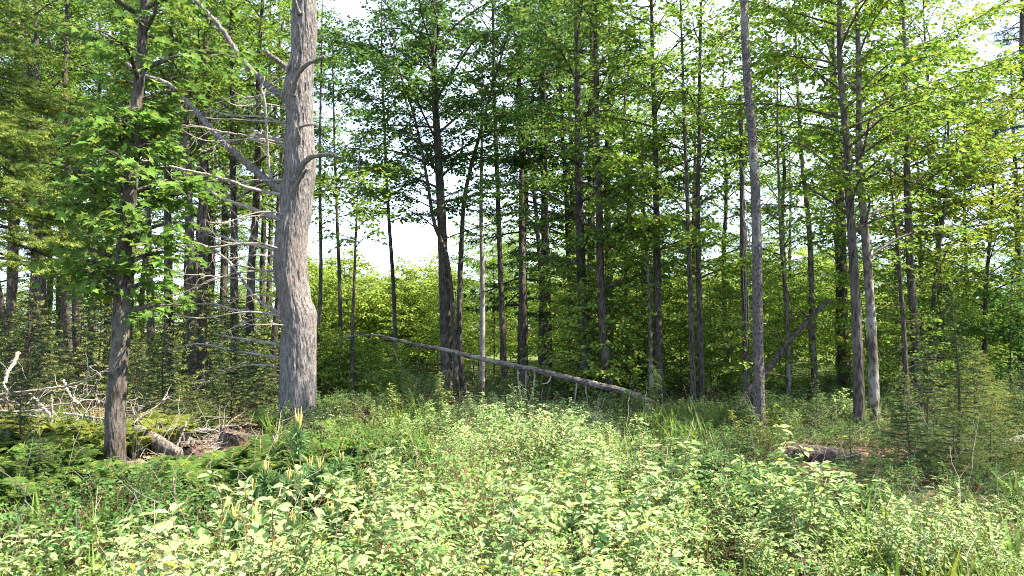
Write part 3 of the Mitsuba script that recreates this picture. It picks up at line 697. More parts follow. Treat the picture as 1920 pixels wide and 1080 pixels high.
def copy(key, group, m):
    scene[key] = {'type': 'instance', 'to_world': m, 'shape': {'type': 'ref', 'id': group}}


def placed(x, y, rot, s, sz=None, dz=0.0, tilt=(0, 0)):
    m = T().translate([x, y, float(ground_z(x, y)) + dz]).rotate([1, 0, 0], tilt[0]).rotate([0, 1, 0], tilt[1]).rotate([0, 0, 1], rot)
    return m.scale([s, s, s if sz is None else sz])


# trees deeper in the wood: four kinds of broad-leaved tree and a spruce, each built once
BACK = []
for k, (H, z0, R, nl, leaf, pal) in enumerate([(14, 4.5, 2.5, 34, .1, 'bright'), (15, 5.5, 2.8, 34, .1, 'mid'), (12, 3.2, 2.4, 36, .1, 'bright'), (13, 6.0, 2.2, 26, .1, 'dark')]):
    rng = np.random.default_rng(300 + k)
    P = trunk_line([(0, 0), (rng.normal(0, .15), H * .4)], 0.0, H, rng.normal(0, .02), rng, 50)
    P[:, 1] += rng.normal(0, 0.02) * P[:, 2]
    rad = radius_line(P, .25, H)
    g = Geo()
    g.add(*tube(P, rad, 9, seed=k, rough=.1))
    limbs, tw, lf = hardwood_crown(rng, P, rad, z0, H, R, nl, leaf, pal, limb_sides=4, dens=0.7)
    bw = Geo()
    for v, f in limbs:
        bw.add(v, f)
    bw.add(np.vstack(tw.v), np.vstack(tw.f))
    group_of(f'back_trunk_{k}', shape_of(g, 'bark_maple', smooth=60))
    group_of(f'back_branches_{k}', shape_of(bw, 'twig_bark'))
    group_of(f'back_crown_{k}', shape_of(lf, 'leaf', color=True))
rng = np.random.default_rng(330)
P = trunk_line([(0, 0), (.05, 5)], 0.0, 14, 0, rng, 50)
rad = radius_line(P, .28, 14)
g = Geo()
g.add(*tube(P, rad, 9, rough=.1))
limbs, tw, nd = conifer_crown(rng, P, rad, 2.0, 14, 2.3, 70, 'spruce', needle=.11, dens=.4)
bw = Geo()
for v, f in limbs:
    bw.add(v, f)
group_of('back_trunk_4', shape_of(g, 'bark_maple', smooth=60))
group_of('back_branches_4', shape_of(bw, 'twig_bark'))
group_of('back_crown_4', shape_of(nd, 'needle', color=True))


def back_tree(k, x, y, rot, s, sz, label, group):
    key = thing('spruce_tree' if k == 4 else 'maple_tree', label, 'conifer' if k == 4 else 'tree', group)
    m = placed(x, y, rot, s, sz)
    copy(key + '__trunk', f'back_trunk_{k}', m)
    copy(key + '__branches', f'back_branches_{k}', m)
    copy(key + '__crown', f'back_crown_{k}', m)
    labels[key + '__branches'] = {'kind': 'stuff'}


rng = np.random.default_rng(41)
FOREST = [  # x at 1 m depth: from, to; depth from, to; count, heights, kinds, label, group
    (-0.68, -0.29, 23.5, 36, 30, (0.85, 1.2), (0, 0, 1, 2, 3), 'slender dark trunk deep in the wood left of the big grey pine, under leafy crowns', 'trunks deep in the wood on the left'),
    (0.0, 0.14, 21.5, 24, 5, (0.8, 1.1), (0, 1, 2, 2, 4), 'slender trunk deep in the wood behind the centre of the leaning pole', 'trunks deep in the wood at the centre'),
    (0.14, 0.32, 20, 26, 6, (0.65, 0.85), (0, 2, 2, 1), 'slender leafy tree deep in the wood left of the bare conifer pole', 'trees deep in the wood left of the conifer pole'),
    (0.32, 0.60, 20, 28, 6, (0.55, 0.8), (0, 2, 2, 1, 3), 'slender leafy tree deep in the wood right of the bare conifer pole', 'trees deep in the wood right of the conifer pole'),
]
for a, b, d0, d1, n, hs, kinds, label, group in FOREST:
    for i in range(n):
        y = d0 + (d1 - d0) * (i + rng.random()) / n
        x = y * (a + (b - a) * ((i * 0.618 + rng.random() * 0.15) % 1))
        s = rng.uniform(*hs)
        back_tree(int(rng.choice(kinds)), x, y, rng.uniform(0, 360), s, s * rng.uniform(.9, 1.1), label, group)
# trees of the right-hand edge of the clearing, beyond the frame: their shade lies across the middle of the undergrowth
for x, y, k, s in [(9.4, 7.9, 0, .8), (-9.5, 9.0, 2, .8)]:
    back_tree(k, x, y, x * 40, s, s, 'leafy tree at the edge of the clearing beyond the picture', 'trees at the edge of the clearing')

# young trees of the understorey
for k, (H, z0, R, nl, leaf, pal, d) in enumerate([(3.4, .3, 1.25, 30, .095, 'sapling', .035), (2.4, .35, .95, 18, .08, 'bright', .025), (5.2, .9, 1.5, 30, .085, 'bright', .05), (3.0, .5, 1.5, 20, .11, 'dark', .035)]):
    rng = np.random.default_rng(400 + k)
    P = trunk_line([(0, 0), (rng.normal(0, .08), H * .5)], 0.0, H, rng.normal(0, .04), rng, 24)
    rad = radius_line(P, d, H, flare=0)
    g = Geo()
    g.add(*tube(P, rad, 6))
    limbs, tw, lf = hardwood_crown(rng, P, rad, z0, H, R, nl, leaf, pal, limb_sides=3, flat=0.35, dens=0.85)
    for v, f in limbs:
        g.add(v, f)
    g.add(np.vstack(tw.v), np.vstack(tw.f))
    group_of(f'young_stem_{k}', shape_of(g, 'twig_bark'))
    group_of(f'young_crown_{k}', shape_of(lf, 'leaf', color=True))


def young_tree(k, x, y, rot, s, label, group):
    key = thing('sapling', label, 'young tree', group)
    m = placed(x, y, rot, s)
    copy(key + '__stem', f'young_stem_{k}', m)
    copy(key + '__crown', f'young_crown_{k}', m)


YOUNG = [
    (-0.27, -0.07, 28.5, 40, 52, (0.8, 1.35), (0,), 'yellow green young tree in the sunlit gap between big grey pine and maple clump', 'young trees in the sunlit gap'),
    (-0.258, -0.13, 16.6, 17.4, 11, (0.34, 0.55), (0,), 'low bright young tree right of the grey pine, by the thin straight sapling', 'low young trees by the thin straight sapling'),
    (-0.09, 0.12, 26, 44, 30, (0.8, 1.3), (0, 0, 2), 'green young tree behind the trunks above the leaning pole', 'young trees behind the leaning pole'),
    (0.08, 0.32, 15.0, 20, 17, (0.5, 1.0), (0, 0, 1, 2), 'leafy young tree left of the conifer pole between the dark trunks', 'young trees left of the conifer pole'),
    (0.32, 0.58, 13.8, 21, 17, (0.5, 1.0), (1, 2, 2, 0), 'leafy young tree right of the conifer pole behind the maples', 'young trees right of the conifer pole'),
    (0.08, 0.56, 28.5, 42, 60, (0.9, 1.5), (0,), 'bright yellow green young tree in the open beyond the trunks right of the leaning pole', 'bright young trees in the open beyond the trunks'),
    (0.54, 0.68, 15.2, 24, 13, (0.7, 1.0), (3, 3, 1), 'dark green spreading young tree in the shade at the right edge', 'shaded young trees at the right edge'),
    (-0.66, -0.30, 26, 44, 34, (0.7, 1.1), (1, 0, 2), 'green young tree far back between the trunks on the left', 'young trees far back on the left'),
]
rng = np.random.default_rng(43)
for a, b, d0, d1, n, hs, kinds, label, group in YOUNG:
    for i in range(n):
        y = d0 + (d1 - d0) * (i + rng.random()) / n
        x = y * (a + (b - a) * ((i * 0.618 + rng.random() * 0.2) % 1))
        if 0 < x < 6.8 and y < 16.3:                            # the fallen pole and the leaning trunk lie free here
            y += 2.2
        young_tree(int(rng.choice(kinds)), x, y, rng.uniform(0, 360), rng.uniform(*hs), label, group)

# the wood's far edge beyond the gap: a belt that reads as one mass
rng = np.random.default_rng(47)
for i in range(130):
    y = rng.uniform(52, 90)
    x = rng.uniform(-0.85, 0.85) * y
    s = rng.uniform(.45, .62) if -0.30 < x / y < -0.06 or x / y < -.58 else rng.uniform(.8, 1.1)
    copy(f'far_forest__{i + 1:03d}', f'back_crown_{int(rng.choice([0, 1, 2, 4]))}', placed(x, y, rng.uniform(0, 360), s * 1.25, s, dz=-2.2 * s))
labels['far_forest'] = {'label': 'distant belt of woodland beyond the gap between the trunks', 'category': 'forest', 'kind': 'stuff'}


# ---------------------------------------------------------------- undergrowth
def shrub(rng, H, spread, stems, leaf, base, yellow, kind='ovate'):
    st, lf = Geo(), Geo()
    A, B, ra = [], [], []
    lp, lt = [], []
    for i in range(stems):
        a = rng.uniform(0, 2 * np.pi)
        lean = spread * rng.random() ** .5
        h = H * rng.uniform(.6, 1.1)
        s = np.linspace(0, 1, 9)
        b0 = np.array([math.cos(a), math.sin(a), 0]) * lean * .35
        L = b0 + np.stack([lean * s ** 1.3 * math.cos(a), lean * s ** 1.3 * math.sin(a), h * s], -1) + rng.normal(0, .008, (9, 3))
        A += list(L[:-1]); B += list(L[1:]); ra += list(.0042 * (1 - .7 * s[:-1]))
        nodes = int(h / .029)
        for j in range(nodes):
            u = .22 + .78 * (j + .5) / nodes
            q = np.array([np.interp(u, s, L[:, k]) for k in range(3)])
            b = j * 2.4 + rng.normal(0, .3)
            d = np.array([math.cos(b), math.sin(b), 0])
            if rng.random() < .45 and .3 < u < .95:         # a side shoot with leaves
                sl = rng.uniform(.06, .16) * (1.3 - u)
                e = q + d * sl + [0, 0, sl * .7]
                A.append(q); B.append(e); ra.append(.002)
                for t in np.linspace(.3, 1, max(3, int(sl / .028))):
                    c = rng.uniform(0, 6.3)
                    lp.append(q + (e - q) * t); lt.append([math.cos(c), math.sin(c), rng.normal(-.05, .3)])
            else:
                lp.append(q); lt.append(d + [0, 0, rng.normal(.0, .3)])
        for t in range(4):
            c = t * 1.57 + rng.normal(0, .3)
            lp.append(L[-1]); lt.append([math.cos(c), math.sin(c), rng.normal(.25, .25)])
    lp, lt = np.array(lp), np.array(lt)
    up = np.array([0, 0, 1.0]) + rng.normal(0, .24, lp.shape)
    hgt = np.clip(lp[:, 2] / H, 0, 1)
    c = tint(rng, len(lp), base, .2, yellow)
    leaves(lf, kind, lp + unit(lt) * .008, lt, up, leaf * rng.uniform(.55, 1.2, len(lp)), c)
    ra = np.array(ra)
    st.add(*twigs_many(A, B, ra, ra * .8))
    return st, lf


NS = 8
for k in range(NS):
    rng = np.random.default_rng(500 + k)
    base = [(.245, .385, .155), (.225, .37, .14), (.265, .39, .165), (.15, .285, .09)][k % 4]
    st, lf = shrub(rng, [.62, .5, .72, .56, .45, .66, .8, .52][k], .26, [9, 9, 8, 10, 9, 8, 7, 10][k], [.045, .036, .052, .031, .042, .060, .068, .034][k], base, .05)
    group_of(f'shrub_stems_{k}', shape_of(st, 'red_stem'))
    group_of(f'shrub_leaves_{k}', shape_of(lf, 'shrub_leaf', color=True))
for k in range(3):                                              # darker, lower herbs that fill the gaps
    rng = np.random.default_rng(520 + k)
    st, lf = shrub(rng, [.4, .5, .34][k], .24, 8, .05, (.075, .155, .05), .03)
    group_of(f'herb_stems_{k}', shape_of(st, 'red_stem'))
    group_of(f'herb_leaves_{k}', shape_of(lf, 'shrub_leaf', color=True))

rng = np.random.default_rng(53)
number, herb_number = 0, 0


def clearing(x, y):
    """Where the broad-leaved shrubs thin out: round the stumps and the brush on the left."""
    left = np.clip((-.275 * y - x) / 0.5, 0, 1) * np.clip((y - 6.6) / 1.0, 0, 1)
    return left


LOW = [(3.3, 7.5, 1.1, 1.4), (3.5, 9.9, 1.0, 2.3), (4.6, 8.6, 1.6, 1.7), (-4.2, 7.4, 1.1, 1.6), (5.7, 11.0, 1.2, 1.6), (-2.4, 7.6, 1.0, 1.0)]     # patches where only low herbs grow: centre, half widths


BARE = [(-3.75, 9.5, 1.0, 1.5), (3.75, 9.2, .8, .7)]                # round the stumps and the rotten log


def bare(x, y):
    return any(((x - a) / c) ** 2 + ((y - b) / d) ** 2 < 1 for a, b, c, d in BARE)


def tall(x, y):
    """How tall the shrubs stand: lower in front and on the right."""
    near = np.clip((y - 6) / 4, 0, 1)
    right = np.clip((x / y - .22) / .1, 0, 1) * np.clip((12.5 - y) / 2, 0, 1)
    return .84 - .18 * near - .06 * right


def low(x, y):
    return any(((x - a) / c) ** 2 + ((y - b) / d) ** 2 < 1 for a, b, c, d in LOW)


PX = [(-1.49, 5.6, .55)]                                       # room for the pine seedling
y = 2.5
while y < 25:
    step = 0.185 + 0.010 * y
    for x in np.arange(-0.72 * y - 0.9, 0.72 * y + 0.9, step):
        xx, yy = x + rng.uniform(-.5, .5) * step, y + rng.uniform(-.5, .5) * step
        lump = float(meshkit.fbm(np.array([xx * .55, yy * .55, 2.0]), 3, seed=9))
        if rng.random() < clearing(xx, yy) or bare(xx, yy) or any(math.hypot(xx - a, yy - b) < r for a, b, r in PX):
            continue
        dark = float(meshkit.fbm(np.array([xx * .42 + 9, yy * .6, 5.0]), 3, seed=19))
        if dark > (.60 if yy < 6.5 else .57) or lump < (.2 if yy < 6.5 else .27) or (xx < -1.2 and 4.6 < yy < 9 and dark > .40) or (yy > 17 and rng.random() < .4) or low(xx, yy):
            if rng.random() < .8:
                herb_number += 1
                k = int(rng.integers(3))
                m = placed(xx, yy, rng.uniform(0, 360), rng.uniform(.5, .8) if low(xx, yy) else rng.uniform(.8, 1.2), tilt=(rng.normal(0, 6), rng.normal(0, 6)))
                copy(f'herb_layer__stems__{herb_number:04d}', f'herb_stems_{k}', m)
                copy(f'herb_layer__leaves__{herb_number:04d}', f'herb_leaves_{k}', m)
            continue
        number += 1
        patch = float(meshkit.noise(np.array([xx * .8, yy * .8, 7.0]), 29))
        k = int(rng.integers(NS)) if rng.random() < .3 else int(patch * 2.2 * NS) % NS    # kinds grow in patches
        s = max(.4, .25 + 2.15 * (lump - .24)) * rng.uniform(.7, 1.3) * float(tall(xx, yy))
        m = placed(xx, yy, rng.uniform(0, 360), s, tilt=(rng.normal(0, 8), rng.normal(0, 8)))
        copy(f'undergrowth__stems__{number:04d}', f'shrub_stems_{k}', m)
        copy(f'undergrowth__leaves__{number:04d}', f'shrub_leaves_{k}', m)
    y += step * .9
labels['undergrowth'] = {'label': 'sunlit thicket of knee high leafy shrubs filling the clearing', 'category': 'undergrowth', 'kind': 'stuff'}
labels['herb_layer'] = {'label': 'darker low herbs in the gaps between the sunlit shrubs', 'category': 'undergrowth', 'kind': 'stuff'}
print('shrubs', number, herb_number)

# ---------------------------------------------------------------- young conifers
FRESH = (0.27, 0.31, 0.10)
for k, (H, R, nl, needle, droop, pal, new, dens) in enumerate([
        (1.6, .75, 74, .020, .12, 'spruce', (FRESH, .75), 1.0),       # broad, with pale new tips
        (2.1, .50, 52, .019, .05, 'spruce', (FRESH, .6), .9),         # tall and slim
        (0.8, .52, 44, .020, .10, 'pine', ((.07, .13, .04), .5), 1.0),  # small and dark
        (1.3, .85, 58, .020, .06, 'hemlock', ((.27, .28, .07), .9), 1.0)]):  # yellowish
    rng = np.random.default_rng(600 + k)
    z = np.linspace(-.1, H, 24)
    P = np.stack([.03 * np.sin(z * 2 + k), .02 * np.cos(z * 3), z], -1)
    rad = np.linspace(.014 * H ** .7, .003, 24)
    g = Geo()
    g.add(*tube(P, rad, 7))
    limbs, tw, nd = conifer_crown(rng, P, rad, .06 * H, H * .97, R, nl, pal, needle=needle, droop=droop, new=new, dens=dens, width=1.9)
    for v, f in limbs:
        g.add(v, f)
    g.add(np.vstack(tw.v), np.vstack(tw.f))
    for j in range(5):                                              # the candle of this year's growth on the leader
        a = j * 2.4
        P2 = np.array([P[-1], P[-1] + [.5 * .09 * math.cos(a) * (j > 0), .5 * .09 * math.sin(a) * (j > 0), .09 if j else .16]])
        idx = np.arange(40) / 40
        pos = P2[0] + (P2[1] - P2[0]) * idx[:, None]
        t = rng.normal(0, 1, (40, 3)) * [1, 1, .4] + [0, 0, .8]
        leaves(nd, 'needle', pos, t, rng.normal(0, 1, (40, 3)), needle, tint(rng, 40, FRESH, .1))
    group_of(f'young_conifer_stem_{k}', shape_of(g, 'twig_bark'))
    group_of(f'young_conifer_needles_{k}', shape_of(nd, 'needle', color=True))
    YH = [1.6, 2.1, .8, 1.3]

for k, x, y, H, label in [
        (0, -5.86, 9.5, 1.15, 'small spruce sapling among the yellow ferns at the left edge'),
        (2, -4.5, 7.6, .62, 'small dark bushy conifer sapling left below the near maple'),
        (2, -2.86, 6.1, .56, 'small dark conifer sapling below the near maple, right of its foot'),
        (0, -5.97, 13.6, 1.65, 'spruce sapling with pale tips between near maple and grey pine, left of two'),
        (0, -4.62, 13.0, 1.45, 'spruce sapling with pale tips between near maple and grey pine, right of two'),
        (3, -5.1, 12.5, .85, 'low yellowish conifer sapling in front of the pale tipped spruces'),
        (0, -4.9, 15.2, 1.7, 'shaded spruce sapling just left of the foot of the grey pine'),
        (0, -6.9, 14.6, 1.5, 'shaded spruce sapling right behind the brush pile'),
        (1, 5.28, 9.4, 2.1, 'tall slim spruce sapling with upright candle tip on the right'),
        (1, 5.76, 11.0, 1.6, 'slim spruce sapling behind the tall slim one on the right'),
        (3, 7.1, 12.2, 1.2, 'yellow green conifer sapling catching the sun at the right edge'),
        (3, 7.75, 13.2, 1.3, 'yellow green conifer sapling farthest back at the right edge'),
        (0, 7.1, 10.9, 1.15, 'dark green conifer sapling above the log at the right edge'),
        (2, 4.28, 8.6, .82, 'dark low conifer sapling right of the rotten log'),
        (3, 4.62, 8.3, .80, 'bright tipped low conifer sapling in front of the tall slim spruce'),
        (3, 5.35, 8.9, .75, 'bright tipped low conifer sapling right of the tall slim spruce'),
        (1, 3.66, 8.6, .72, 'thin little conifer sapling just behind the rotten log'),
        (1, 4.30, 11.2, .95, 'thin little conifer sapling before the close pair of maples'),
        (0, 5.9, 12.0, 1.0, 'small spruce sapling right of the feet of the close pair of maples')]:
    key = thing('conifer_sapling', label, 'conifer sapling')
    m = placed(x, y, x * 77, H / YH[k])
    copy(key + '__stem', f'young_conifer_stem_{k}', m)
    copy(key + '__needles', f'young_conifer_needles_{k}', m)

rng = np.random.default_rng(62)
for i in range(14):                                                # the dark understorey of the wood on the left
    y = 15 + 8 * (i + rng.random()) / 14
    x = y * (-.64 + .36 * ((i * .618 + .1 * rng.random()) % 1))
    key = thing('conifer_sapling', 'dark shaded young spruce between the trunks left of the grey pine', 'conifer sapling', 'shaded young spruces on the left')
    m = placed(x, y, i * 50, rng.uniform(.9, 1.7))
    copy(key + '__stem', 'young_conifer_stem_0', m)
    copy(key + '__needles', 'young_conifer_needles_0', m)

# the white pine seedling: a bare leader, whorled side shoots, tufts of long needles and upright candles
rng = np.random.default_rng(61)
SK = thing('pine_seedling', 'young white pine with long soft needles and upright yellow candles', 'pine seedling')
x0, y0 = -1.49, 5.6
z0 = float(ground_z(x0, y0))
st, nd = Geo(), Geo()
lead = spline([(x0, y0, z0), (x0 + .01, y0, .50), (x0 - .005, y0, .74), (x0 - .015, y0, .90)], 20)
scene[SK + '__stem'] = mikit.ply(tube(lead, np.linspace(.012, .005, 20), 8), 'green_stem', smooth=60)
TIPS = [((-1.70, 5.50, .60), 4), ((-1.48, 5.33, .585), 5), ((-1.37, 5.68, .60), 4), ((-1.27, 5.95, .615), 4), ((-1.505, 5.60, .90), 8),
        ((-1.36, 4.95, .40), 6), ((-1.66, 5.20, .40), 4), ((-1.18, 5.22, .40), 4), ((-1.74, 5.02, .42), 4), ((-1.05, 5.6, .45), 4), ((-1.85, 5.7, .46), 4), ((-1.55, 6.1, .55), 4)]
for i, (tip, nc) in enumerate(TIPS):
    tip = np.array(tip)
    s = np.array([x0, y0, .50 if i < 4 or i > 10 else .26])
    L = spline([s, s + (tip - s) * [.55, .55, .25], tip - [0, 0, .05], tip], 14) if i != 4 else lead[-8:]
    if i != 4:
        scene[f'{SK}__shoot' + (f'_{i:03d}' if i else '')] = mikit.ply(tube(L, np.linspace(.008, .005, len(L)), 6), 'green_stem', smooth=60)
    n = 330 if i != 4 else 170
    u = rng.random(n) ** .6
    q = np.stack([np.interp(u, np.linspace(0, 1, len(L)), L[:, k]) for k in range(3)], -1) if i != 4 else tip - [0, 0, .30] * (1 - u)[:, None]
    keep = u > .35
    d = unit(tip - L[-4])
    dr_ = unit(rng.normal(0, 1, (n, 3)) + d * .7 + [0, 0, .1])
    leaves(nd, 'needle', q[keep], dr_[keep], rng.normal(0, 1, (keep.sum(), 3)), rng.uniform(.075, .115, keep.sum()) * np.where(u[keep] > .2, 1, .8), tint(rng, int(keep.sum()), (.13, .23, .09), .25))
    for c in range(nc):
        a = c * 2.4 + i
        h = rng.uniform(.07, .11) * (1.6 if i == 4 else 1)
        b = tip + np.array([math.cos(a), math.sin(a), 0]) * .008 * (c > 0)
        e = b + np.array([math.cos(a) * .018 * (c > 0), math.sin(a) * .018 * (c > 0), h])
        scene[f'{SK}__candle' + (f'_{i * 10 + c:03d}' if i + c else '')] = mikit.ply(tube(np.linspace(b, e, 6), np.array([.004, .006, .006, .0055, .004, .002]), 6), 'candle', smooth=60)
scene['candle'] = {'type': 'principled', 'base_color': rgb(.42, .37, .13), 'roughness': .6}
nd.put(SK + '__needles', 'needle', color=True)

# ---------------------------------------------------------------- ferns
for k in range(4):
    rng = np.random.default_rng(620 + k)
    lf, st = Geo(), Geo()
    A, B = [], []
    pos, tip, up, sz = [], [], [], []
    for i in range(9):
        a = i * 0.7 + rng.normal(0, .2)
        h = np.array([math.cos(a), math.sin(a), 0])
        Lf = rng.uniform(.34, .56)
        s = np.linspace(0, 1, 12)
        L = np.stack([s * Lf * .6] * 3, -1) * h + (Lf * (1.15 * s - .55 * s ** 2.6))[:, None] * [0, 0, 1]
        A += list(L[:-1]); B += list(L[1:])
        lat = np.array([-h[1], h[0], 0])
        for u in np.linspace(.16, .98, 22):
            q = np.array([np.interp(u, s, L[:, j]) for j in range(3)])
            d = unit(np.array([np.interp(u, s, g_) for g_ in unit(np.gradient(L, axis=0)).T]))
            for sg in (-1, 1):
                pos.append(q); tip.append(d * .45 + sg * lat + [0, 0, rng.normal(-.08, .06)]); up.append(np.cross(d, lat) * -1 if np.cross(d, lat)[2] < 0 else np.cross(d, lat))
                sz.append(Lf * .25 * math.sin(math.pi * (.12 + .85 * u)) ** .8 * 1.0 + .01)
    pos, tip, up, sz = map(np.array, (pos, tip, up, sz))
    V0, F0 = LEAF['kite']
    LEAF['pinna'] = (V0 * [.42, 1, .6], F0)
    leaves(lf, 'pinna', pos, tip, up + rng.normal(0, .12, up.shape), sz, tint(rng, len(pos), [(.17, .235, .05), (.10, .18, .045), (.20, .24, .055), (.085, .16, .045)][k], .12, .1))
    st.add(*twigs_many(A, B, .003, .002))
    group_of(f'fern_stalks_{k}', shape_of(st, 'red_stem'))
    group_of(f'fern_fronds_{k}', shape_of(lf, 'leaf', color=True))
rng = np.random.default_rng(67)
nf = 0
for i in range(640):
    y = rng.uniform(6.6, 12.6)
    x = rng.uniform(-.74 * y - .3, -1.4)
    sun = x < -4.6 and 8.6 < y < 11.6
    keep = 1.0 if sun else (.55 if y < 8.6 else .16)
    if bare(x, y) or -4.4 < x < -2.9 and 9.2 < y < 12:
        keep = .03
    if rng.random() > keep:
        continue
    nf += 1
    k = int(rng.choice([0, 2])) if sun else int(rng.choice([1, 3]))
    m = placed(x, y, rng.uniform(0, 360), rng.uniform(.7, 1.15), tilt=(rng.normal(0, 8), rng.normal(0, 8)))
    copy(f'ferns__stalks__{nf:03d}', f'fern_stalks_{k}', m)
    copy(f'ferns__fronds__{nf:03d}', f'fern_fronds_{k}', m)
labels['ferns'] = {'label': 'yellow green fern fronds on the ground round the near maple and brush', 'category': 'fern', 'kind': 'stuff'}

# blades of grass and sedge between the shrubs
rng = np.random.default_rng(68)
gr = Geo()
n = 9100
cx, cy = [], []
for i in range(130):
    y = rng.uniform(2.8, 14)
    c = rng.uniform(-.68, .68) * y
    cx += list(c + rng.normal(0, .16, n // 130)); cy += list(y + rng.normal(0, .16, n // 130))
cx, cy = np.array(cx), np.array(cy)
ok = np.array([not bare(p, q) and not low(p, q) for p, q in zip(cx, cy)])
cx, cy = cx[ok], cy[ok]
a = rng.uniform(0, 6.28, len(cx))
tp = np.stack([np.cos(a) * .35, np.sin(a) * .35, np.ones(len(cx))], -1) + rng.normal(0, .15, (len(cx), 3))
leaves(gr, 'blade', np.stack([cx, cy, ground_z(cx, cy)], -1), tp, np.stack([np.cos(a), np.sin(a), 0 * a], -1) * -1, rng.uniform(.25, .55, len(cx)), tint(rng, len(cx), (.13, .21, .05), .2, .15))
gr.put('grass', 'leaf', color=True)
labels['grass'] = {'label': 'thin green grass blades between the shrubs', 'category': 'grass', 'kind': 'stuff'}

# brown litter on the open ground: dead leaves, chips of bark, twigs
rng = np.random.default_rng(69)
li = Geo()
n = 9000
yy = rng.uniform(7, 16, n)
xx = rng.uniform(-.72, -.12, n) * yy
a = rng.uniform(0, 6.28, n)
c = np.array([(.17, .115, .08), (.24, .175, .125), (.12, .08, .058), (.19, .15, .115)])[rng.integers(0, 4, n)] * rng.uniform(.6, 1.2, (n, 1))
leaves(li, 'kite', np.stack([xx, yy, ground_z(xx, yy) + rng.uniform(.005, .03, n)], -1), np.stack([np.cos(a), np.sin(a), rng.normal(0, .25, n)], -1), np.array([0, 0, 1.]) + rng.normal(0, .35, (n, 3)), rng.uniform(.03, .09, n), c)
li.put('leaf_litter', 'litter', color=True)
scene['litter'] = {'type': 'twosided', 'bsdf': {'type': 'principled', 'base_color': LEAFCOL, 'roughness': .8, 'specular': .2}}
labels['leaf_litter'] = {'label': 'rusty brown dead leaves and bark chips on the open ground', 'category': 'leaf litter', 'kind': 'stuff'}

# ---------------------------------------------------------------- fallen and leaning wood
FK = thing('fallen_pole', 'long thin fallen trunk resting aslant above the shrubs at the centre', 'fallen tree')
rng = np.random.default_rng(71)
S = spline(POLE, 120)
r = np.interp(np.linspace(0, 1, 120), [0, .05, .15, .3, .55, 1], [.008, .014, .025, .038, .054, .074])
S[5:-5] += (meshkit.fbm(S[5:-5] * 1.3, 2, 3)[:, None] - .5) * [0, .05, .07]
scene[FK + '__trunk'] = mikit.ply(tube(S, r, 14, seed=3, rough=.16, freq=(5, 5, 5)), 'fallen_bark', smooth=60)
bark('fallen_bark', (0.15, 0.14, 0.13), (0.055, 0.05, 0.046), 16, 40, 0.012, patch=(0.21, 0.20, 0.185))
for i, (t, dx, dz) in enumerate([(.60, .02, -.62), (.63, -.10, -.95), (.655, -.14, -1.05), (.70, -.22, -.18), (.68, .25, .35), (.36, .12, -.8), (.30, .10, -.55), (.42, .14, -.5), (.78, -.2, -.62), (.80, .02, -.7), (.22, .18, -.5), (.47, .05, -.45)]):
    q = S[int(t * 119)]
    e = q + [dx, rng.normal(-.1, .12), max(dz, .12 - q[2])]
    L = spline([q, q + (e - q) * [.1, .3, .35] , q + (e - q) * [.5, .7, .75] + rng.normal(0, .03, 3), e], 14)
    scene[f'{FK}__dead_branch' + (f'_{i:03d}' if i else '')] = mikit.ply(tube(L, np.linspace(.019, .007, 14), 7, rough=.15), 'dead_wood' if i in (0, 1, 2, 3, 8, 9) else 'bark_maple', smooth=60)

LK = thing('leaning_trunk', 'dark trunk leaning to the right, propped in the maples right of the conifer pole', 'fallen tree')
S = spline(LEANING, 60)
scene[LK + '__trunk'] = mikit.ply(tube(S, np.linspace(.072, .046, 60), 14, seed=5, rough=.2, freq=(5, 5, 5)), 'bark_maple', smooth=60)
for i, t in enumerate((.35, .55, .8)):
    q = S[int(t * 59)]
    L = spline([q, q + [-.12, -.1, .12], q + [-.2 - .1 * i, -.12, .34]], 8)
    scene[f'{LK}__branch_stub' + (f'_{i:03d}' if i else '')] = mikit.ply(tube(L, np.linspace(.022, .008, 8), 6), 'bark_maple', smooth=60)

for label, line, r0, r1, mat, sag in [
        ('grey weathered log lying between the near maple and the hollow stump', GREY_LOG, .085, .07, 'old_log', 1),
        ('mossy brown log lying just left of the near maple', MOSSY_LOG, .075, .085, 'rotten_wood', 1),
        ('dark rotten log lying below the close pair of maples on the right', ROTTEN_LOG, .13, .11, 'rotten_wood', 1),
        ('pale barkless log lying right behind the dark rotten log', PALE_LOG, .05, .04, 'dead_wood', 1),
        ('grey log among shrubs at the right edge', EDGE_LOG, .06, .09, 'old_log', 1)]:
    key = thing('log', label, 'log')
    S = spline(line, 40)
    S[:, 2] = np.maximum(S[:, 2], ground_z(S[:, 0], S[:, 1]) + r0 * .6)
    scene[key] = mikit.ply(tube(S, np.linspace(r0, r1, 40), 22, seed=len(key), rough=.25, freq=(9, 9, 12)), mat, smooth=50)


